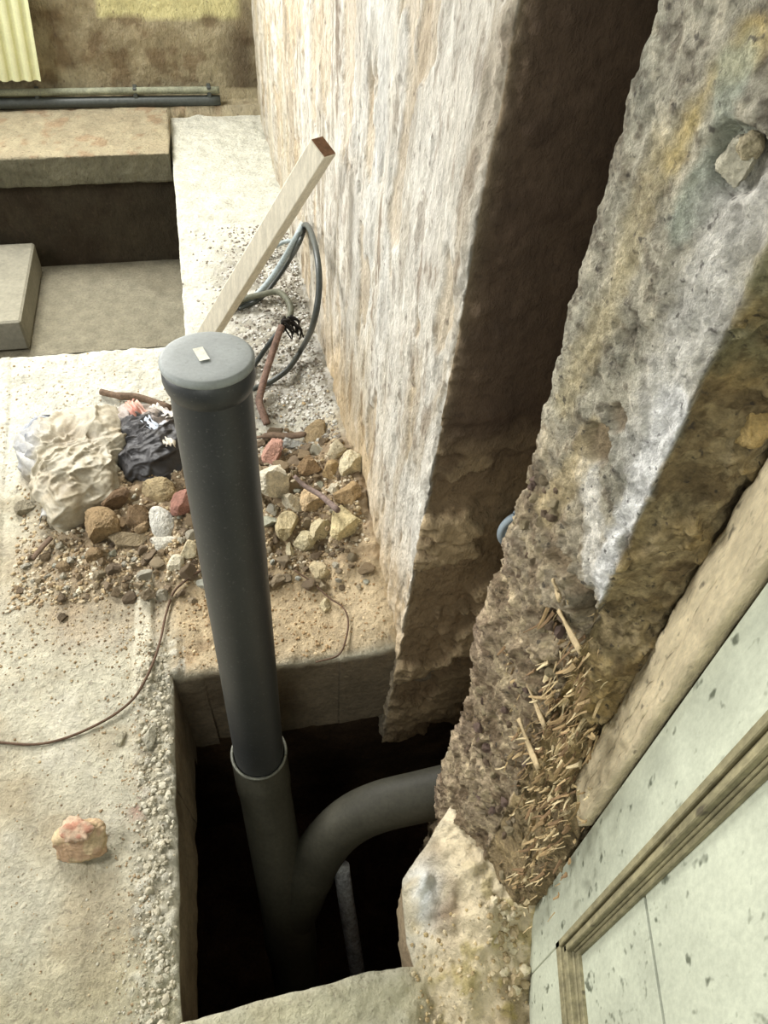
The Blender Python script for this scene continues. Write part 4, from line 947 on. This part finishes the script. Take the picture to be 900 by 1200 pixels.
def bags():
    out = [G(*p) for p in [(32, 528), (62, 508), (100, 500), (140, 494), (148, 512), (138, 548), (128, 590), (100, 612), (70, 628), (58, 600), (48, 565), (36, 548)]]
    b = np.mean(out, axis=0)
    def colf(P, f, th, t):
        n = fbm(P, 12, 4, 401); c = np.zeros(P.shape)+lin((170, 162, 142)); c = mixc(c, sstep(-.1, .4, n)*.7, lin((150, 136, 110))); c = mixc(c, sstep(.1, -.6, f)*.5, lin((120, 104, 80)))  # last mix darkens the low folds, crease shade put into the colour
        lf = (P[..., 0]-out[0][0]); side = sstep(.10, .02, lf+.03*n); c = mixc(c, side*.85, lin((150, 152, 154)))
        c = mixc(c, sstep(.2, .45, fbm(P, 20, 3, 402))*side, lin((90, 94, 102))); return c
    P, Fc, C = blanket('bag', out, .105, 410, colf, M['bag'], foldamp=.030, sharp=.7)
    P[..., 2] += b[2]-.006
    t = thing('dusty_bag', 'crumpled dusty beige plastic sack slumped on the floor left of the pipe', 'bag', tuple(b))
    mesh_from('sack', P-b, Fc, M['bag'], C, parent=t)
    # loose plastic folds on its left side
    rr = np.random.RandomState(4)
    for k, (pts, w, col) in enumerate((([(38, 522), (52, 514), (70, 520), (80, 540), (76, 560)], .030, (150, 154, 160)), ([(34, 530), (46, 550), (60, 570), (66, 596), (62, 622)], .034, (168, 166, 160)), ([(48, 512), (66, 505), (86, 512), (96, 528)], .024, (74, 78, 86)), ([(80, 600), (92, 580), (100, 560), (112, 540)], .030, (186, 156, 118)))):
        C0 = catmull([G(*p)+np.array([0, 0, .030+.022*math.sin(i*1.3+k)]) for i, p in enumerate(pts)], 8); n = len(C0); T = np.gradient(C0, axis=0); T /= np.linalg.norm(T, axis=1, keepdims=True)
        sd = np.cross(T, (0, 0, 1)); sd /= np.linalg.norm(sd, axis=1, keepdims=True); m = 14; P = np.zeros((n, m, 3))
        for j, a in enumerate(np.linspace(-1, 1, m)):
            P[:, j] = C0+sd*a*w+np.array([0, 0, 1])*(.022*(1-a*a)+.008*np.sin(a*5+np.arange(n)*.4))[:, None]
        P += .006*np.stack([fbm(P, 30, 3, 420+k+q) for q in range(3)], -1)
        o = mesh_from('plastic_fold', P-b, grid_faces(n, m), M['bag'], np.zeros(P.shape)+lin(col), parent=t); md = o.modifiers.new('t', 'SOLIDIFY'); md.thickness = .0015
    out = [G(*p) for p in [(146, 500), (150, 492), (175, 496), (206, 500), (222, 520), (212, 548), (180, 560), (150, 556), (140, 530)]]; b2 = np.mean(out, axis=0)
    def colf2(P, f, th, t):
        n = fbm(P, 18, 4, 431); c = np.zeros(P.shape)+lin((52, 50, 50)); up = sstep(.0, .05, P[..., 1]-b2[1]+.02*n); c = mixc(c, up*sstep(-.2, .1, n)*.8, lin((172, 160, 150)))
        return c
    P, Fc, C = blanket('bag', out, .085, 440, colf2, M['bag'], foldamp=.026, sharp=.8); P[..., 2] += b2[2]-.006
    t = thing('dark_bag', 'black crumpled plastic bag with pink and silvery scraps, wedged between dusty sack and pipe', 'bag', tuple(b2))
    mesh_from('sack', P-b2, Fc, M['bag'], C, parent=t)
    for k, (pts, w, col) in enumerate((([(158, 494), (162, 508), (172, 516), (184, 522)], .014, (198, 140, 124)), ([(164, 500), (176, 512), (192, 518)], .010, (206, 168, 150)), ([(176, 520), (190, 526), (204, 520)], .016, (196, 204, 214)), ([(185, 500), (196, 506), (208, 514)], .018, (206, 200, 190)), ([(192, 534), (203, 542), (206, 552)], .012, (186, 178, 162)))):
        C0 = catmull([G(*p)+np.array([0, 0, .085+.012*math.sin(i*2+k)]) for i, p in enumerate(pts)], 7); n = len(C0); T = np.gradient(C0, axis=0); T /= np.linalg.norm(T, axis=1, keepdims=True)
        sd = np.cross(T, (0, 0, 1)); sd /= np.linalg.norm(sd, axis=1, keepdims=True); m = 8; P = np.zeros((n, m, 3))
        for j, a in enumerate(np.linspace(-1, 1, m)): P[:, j] = C0+sd*a*w+np.array([0, 0, 1])*(.006*np.sin(a*6+k))
        P += .008*np.stack([fbm(P, 40, 3, 450+k+q) for q in range(3)], -1)
        o = mesh_from('scrap', P-b2, grid_faces(n, m), M['bag'], np.zeros(P.shape)+lin(col), parent=t); md = o.modifiers.new('t', 'SOLIDIFY'); md.thickness = .001
        if k in (0, 1): o['label'] = 'pink scrap'
bags()

# ---------------------------------------------------------------- door leaf and jamb at the right
def door():
    X = .33; th = .036
    d = bpy.data.objects.new('door_1', None); COL.objects.link(d); d.location = (X, .41, 0); d.empty_display_size = .05; struct(d); b = np.array([X, .41, 0])
    AX = (EX, EY, EZ)
    ya, yb = .411, -.45
    def bx(nm, y0, y1, z0, z1, x0, x1, m, bev=.0015):
        return box(nm, np.array([(x0+x1)/2, (y0+y1)/2, (z0+z1)/2])-b, (x1-x0, abs(y1-y0), z1-z0), m, AX, parent=d, bev=bev)
    m0, m1 = .316, .284           # the upright moulding
    bx('stile', m0, ya, .0, 2.0, X, X+th, M['door'])
    bx('bottom_rail', yb, m0-.0008, .0, .262, X, X+th, M['door'])
    bx('door_panel', yb, m1, .34, .638, X+.012, X+.026, M['door'], .0003)
    bx('door_panel', yb, m1, .647, 2.0, X+.012, X+.026, M['door'], .0003)
    bx('backing', yb, m1, .34, 2.0, X+.028, X+.034, M['tatter'])
    # mouldings: stepped profile from three strips of falling height
    def mould(nm, y0, y1, z0, z1, vert):
        VV = []; FF = []; off = 0
        prof = [(0, .30, -.006), (.30, .44, -.001), (.44, .72, -.0045), (.72, .82, .003), (.82, 1.0, .006)]
        for a, c, h in prof:
            if vert: yy0, yy1, zz0, zz1 = y0+(y1-y0)*a, y0+(y1-y0)*c, z0+.10*a, z1
            else: yy0, yy1, zz0, zz1 = y0, y1-(.032)*a, z0+(z1-z0)*a, z0+(z1-z0)*c
            V, Fc = box_geo(np.array([(X+h+X+.02)/2, (yy0+yy1)/2, (zz0+zz1)/2])-b, EX, EY, EZ, X+.02-X-h, abs(yy1-yy0)+.0002, zz1-zz0, bev=.0012); VV.append(V); FF += [tuple(i+off for i in f) for f in Fc]; off += len(V)
        mesh_from(nm, np.concatenate(VV), FF, M['moulding'], parent=d, smooth=False)
    mould('moulding', m0, m1, .262, 2.0, True)
    mould('moulding', yb, m0, .262, .342, False)
    # jamb board behind the leaf
    ys = np.linspace(.4145, .482, 24); zs = np.arange(.50, 1.9, .005); Y, Zz = np.meshgrid(ys, zs, indexing='ij'); P = np.stack([X+0*Y, Y, Zz], -1)
    P[..., 0] += .004+.003*fbm(P*np.array([1, 1, .3]), 20, 3, 501)-.004*bump(Y, .436, .006)*(vnoise(P*3)*.5+.8)+.003*fbm(P*np.array([1, 1, .6]), 45, 3, 503)
    P[..., 1] += .004*fbm(P, 12, 3, 502)*(Y > .45)
    o = mesh_from('trim_1', P, grid_faces(*Y.shape), M['jamb']); md = o.modifiers.new('t', 'SOLIDIFY'); md.thickness = .02; md.offset = -1; struct(o)
door()

# ---------------------------------------------------------------- laths, straw and stones in the crumbled wall end
def crumbled():
    r = np.random.RandomState(9); VV = []; FF = []; CC = []; off = 0
    cols = [lin((190, 168, 126)), lin((174, 150, 110)), lin((150, 126, 90)), lin((204, 186, 146)), lin((126, 102, 74))]
    def strand(p0, d, L, w, nrm, flat=.35):
        nonlocal off
        d = d/np.linalg.norm(d); k = r.uniform(-.12, .12); m = p0+d*L*.5+nrm*L*k*.3+r.normal(size=3)*L*.03; e = p0+d*L+r.normal(size=3)*L*.05+nrm*L*.06
        V, Fc = tube_geo(catmull([p0, m, e], 3), np.linspace(w, w*.45, 7), 5, squash=flat); VV.append(V); FF.extend([tuple(i+off for i in f) for f in Fc]); off += len(V); CC.append(np.zeros(V.shape)+cols[r.randint(5)]*r.uniform(.75, 1.1))
    def flow(q, n3):    # fibres follow the lath direction, down and towards the pit
        return np.array([-.10, .05, -1])+r.normal(size=3)*np.array([.20, .20, .15])+n3*r.uniform(-.15, .22)
    nl = -LN if (-LN)@(CAMP-LP(650, 700)) > 0 else LN; nr = -RN if (-RN)@(CAMP-RP(800, 600)) > 0 else RN
    for (px, py, sp, n) in ((640, 800, 26, 80), (660, 850, 28, 110), (620, 880, 26, 60), (650, 930, 30, 120), (640, 980, 26, 90), (650, 715, 14, 26), (610, 760, 20, 30), (680, 770, 18, 40), (620, 1030, 20, 60)):
        for _ in range(n):
            q = LP(px+r.normal()*sp*.6, py+r.normal()*sp)+nl*r.uniform(-.010, .006)
            strand(q, flow(q, nl), r.uniform(.010, .034), r.choice([.0010, .0018, .003, .0045], p=[.3, .3, .25, .15]), nl)
    for (px, py, sp, n) in ((690, 890, 16, 60), (692, 940, 16, 130), (665, 980, 20, 170), (645, 1020, 16, 150), (700, 850, 12, 30), (735, 800, 12, 16), (625, 1055, 9, 50)):
        for _ in range(n):
            q = RP(px+r.normal()*sp, py+r.normal()*sp); q = q+nr*r.uniform(.015, .05)*(1-float(sstep(.34, .56, q[2])))
            strand(q, flow(q, nr), r.uniform(.012, .045), r.choice([.0012, .002, .0035, .0055], p=[.3, .3, .25, .15]), nr)
    o = mesh_from('straw', np.concatenate(VV), FF, M['straw'], np.concatenate(CC), parent=wall_near, smooth=False); o['kind'] = 'stuff'
    # splintered laths that stick out, each on its own
    for (x0, y0, x1, y1, w, side, lift) in ((672, 985, 655, 1040, .0050, 'R', .050), (684, 970, 700, 1005, .0045, 'R', .052), (640, 985, 668, 1012, .0055, 'R', .040), (702, 915, 678, 955, .0050, 'R', .030), (660, 925, 690, 960, .0040, 'R', .03),
                                    (612, 842, 640, 900, .0070, 'L', .004), (622, 800, 648, 850, .0040, 'L', .004), (660, 715, 690, 760, .0045, 'L', .004), (655, 678, 668, 700, .0030, 'L', .006), (640, 1000, 632, 1060, .0050, 'R', .04), (668, 1010, 690, 1040, .0035, 'R', .055)):
        f = RP if side == 'R' else LP; n3 = nr if side == 'R' else nl
        a = f(x0, y0)+n3*lift; b = f(x1, y1)+n3*(lift+.006); L = np.linalg.norm(b-a); ax = (b-a)/L; sd = np.cross(ax, n3); sd /= np.linalg.norm(sd); n5 = 12; m5 = 5; P = np.zeros((n5, m5, 3))
        for j, t in enumerate(np.linspace(-1, 1, m5)):
            tt = np.linspace(0, 1, n5); e = .03*math.sin(j*5.1); P[:, j] = a+(ax*L)*(tt*(1+e))[:, None]+sd*(t*w*(1-.25*tt+.12*np.sin(tt*9+j)))[:, None]+n3*(.0015*np.sin(tt*6+j))[:, None]
        o = mesh_from('lath', P, grid_faces(n5, m5), M['straw'], np.zeros(P.shape)+lin((180, 160, 124)), parent=wall_near); md = o.modifiers.new('t', 'SOLIDIFY'); md.thickness = .003
    # embedded stones and plaster knobs
    rr = random.Random(12)
    def emb(P, n3, s, col, dep=.35):
        o = bpy.data.objects.new('stone', rr.choice(PROTO)); COL.objects.link(o); o.parent = wall_near; o.location = P+n3*s*dep*.2
        o.scale = (s, s*rr.uniform(.7, 1.1), s*rr.uniform(.7, 1.2)); o.rotation_euler = (rr.uniform(0, 6), rr.uniform(0, 6), rr.uniform(0, 6)); o.color = lin4(col)
    def knob_at(P, n3, s, col):
        V, Fc = stone_geo(int(P[2]*9999), 4, 4, .22, .2); V = V*np.array([s, s*.9, s*1.05])
        o = mesh_from('stone', V, Fc.astype(int), M['stone'], parent=wall_near, loc=tuple(P-n3*s*.5)); o.color = lin4(col)
    for _ in range(120):
        py = rr.uniform(560, 1040); left = 648-(py-460)*.26; px = rr.uniform(left, left+(40 if py < 700 else 90)); P = LP(px, py)
        emb(P, nl, rr.uniform(.005, .010), np.array(rr.choice([(186, 168, 138), (166, 144, 120), (208, 190, 152), (160, 136, 122)])))
    for px, py, s, col in ((858, 190, .0165, (186, 180, 158)), (874, 172, .009, (176, 164, 134))): knob_at(LP(px, py), nl, s, col)
    for px, py, s, col in ((885, 508, .020, (200, 172, 116)), (700, 905, .016, (196, 170, 124)), (688, 925, .013, (186, 160, 118))): knob_at(RP(px, py), nr, s, col)
crumbled()

# ---------------------------------------------------------------- things at the back
def back_things():
    # horizontal service pipe at the foot of the back wall, with clips
    t = thing('wall_pipe', 'grimy horizontal pipe fixed along the foot of the back wall', 'pipe', tuple(uvz(-.6, 4.11, .10)))
    b = np.array(t.location)
    p = np.array([uvz(-1.6, 4.115, .115), uvz(-.8, 4.115, .112), uvz(-.3, 4.12, .108), uvz(.10, 4.12, .104)])-b
    tube('pipe_and_gap_run', catmull(p+np.array([0, 0, .012]), 8), .016, mat('grimy_pipe', base=lin((128, 130, 110)), rough=.7, var=.35, vscale=20, bmp=.4), t, seg=16)
    tube('pipe_and_gap_run', catmull(p-np.array([0, 0, .036]), 8), .024, M['cable_dark'], t, seg=12)  # dark tube standing in for the shaded hollow under the pipe
    for u in (-1.2, -.75, -.3, .05):
        box('pipe_clip', uvz(u, 4.13, .095)-b, (.02, .05, .085), M['cable_dark'], (UX, VX, EZ), parent=t, bev=.004)
    # corrugated sheet
    n = 90; us = np.linspace(-1.35, -.705, n); ph = (us+.705)/.052*2*math.pi
    A = []
    for z, sh in ((.19, 0.0), (.5, .03), (.9, .07), (1.5, .13)):
        q = uvz(0, 4.07, z)[None]+(us+sh)[:, None]*UX-VX[None]*(.009*np.sign(np.cos(ph))*np.abs(np.cos(ph))**.4)[:, None]; A.append(q)
    o = mesh_from('corrugated_sheet', np.array(A), grid_faces(4, n), M['corr'], smooth=False); md = o.modifiers.new('t', 'SOLIDIFY'); md.thickness = .002
    tag(o, 'cream ribbed plastic sheet standing against the back wall in the far left corner', 'sheet')
    # pale blue plastic piece peeping out behind the near wall end
    c = onplane(594, 622, VX, .885)
    t = thing('blue_clip', 'pale blue plastic bracket peeping out from behind the broken wall end', 'bracket', tuple(c))
    arc = [np.array([.034*math.cos(a)+.022, 0, .042*math.sin(a)]) for a in np.linspace(math.pi*.62, math.pi*1.38, 9)]
    V, Fc = tube_geo(catmull([UX*q[0]*1.0+EZ*q[2]*1.05 for q in arc], 4), .0075, 12); mesh_from('hoop', V, Fc, M['blue'], parent=t)
    box('cross_bar', UX*.008+EZ*-.004, (.034, .012, .020), M['blue'], (UX, VX, EZ), parent=t, bev=.002)
    box('back_plate', UX*.030+VX*.012, (.040, .010, .082), M['blue'], (UX, VX, EZ), parent=t, bev=.003)
back_things()
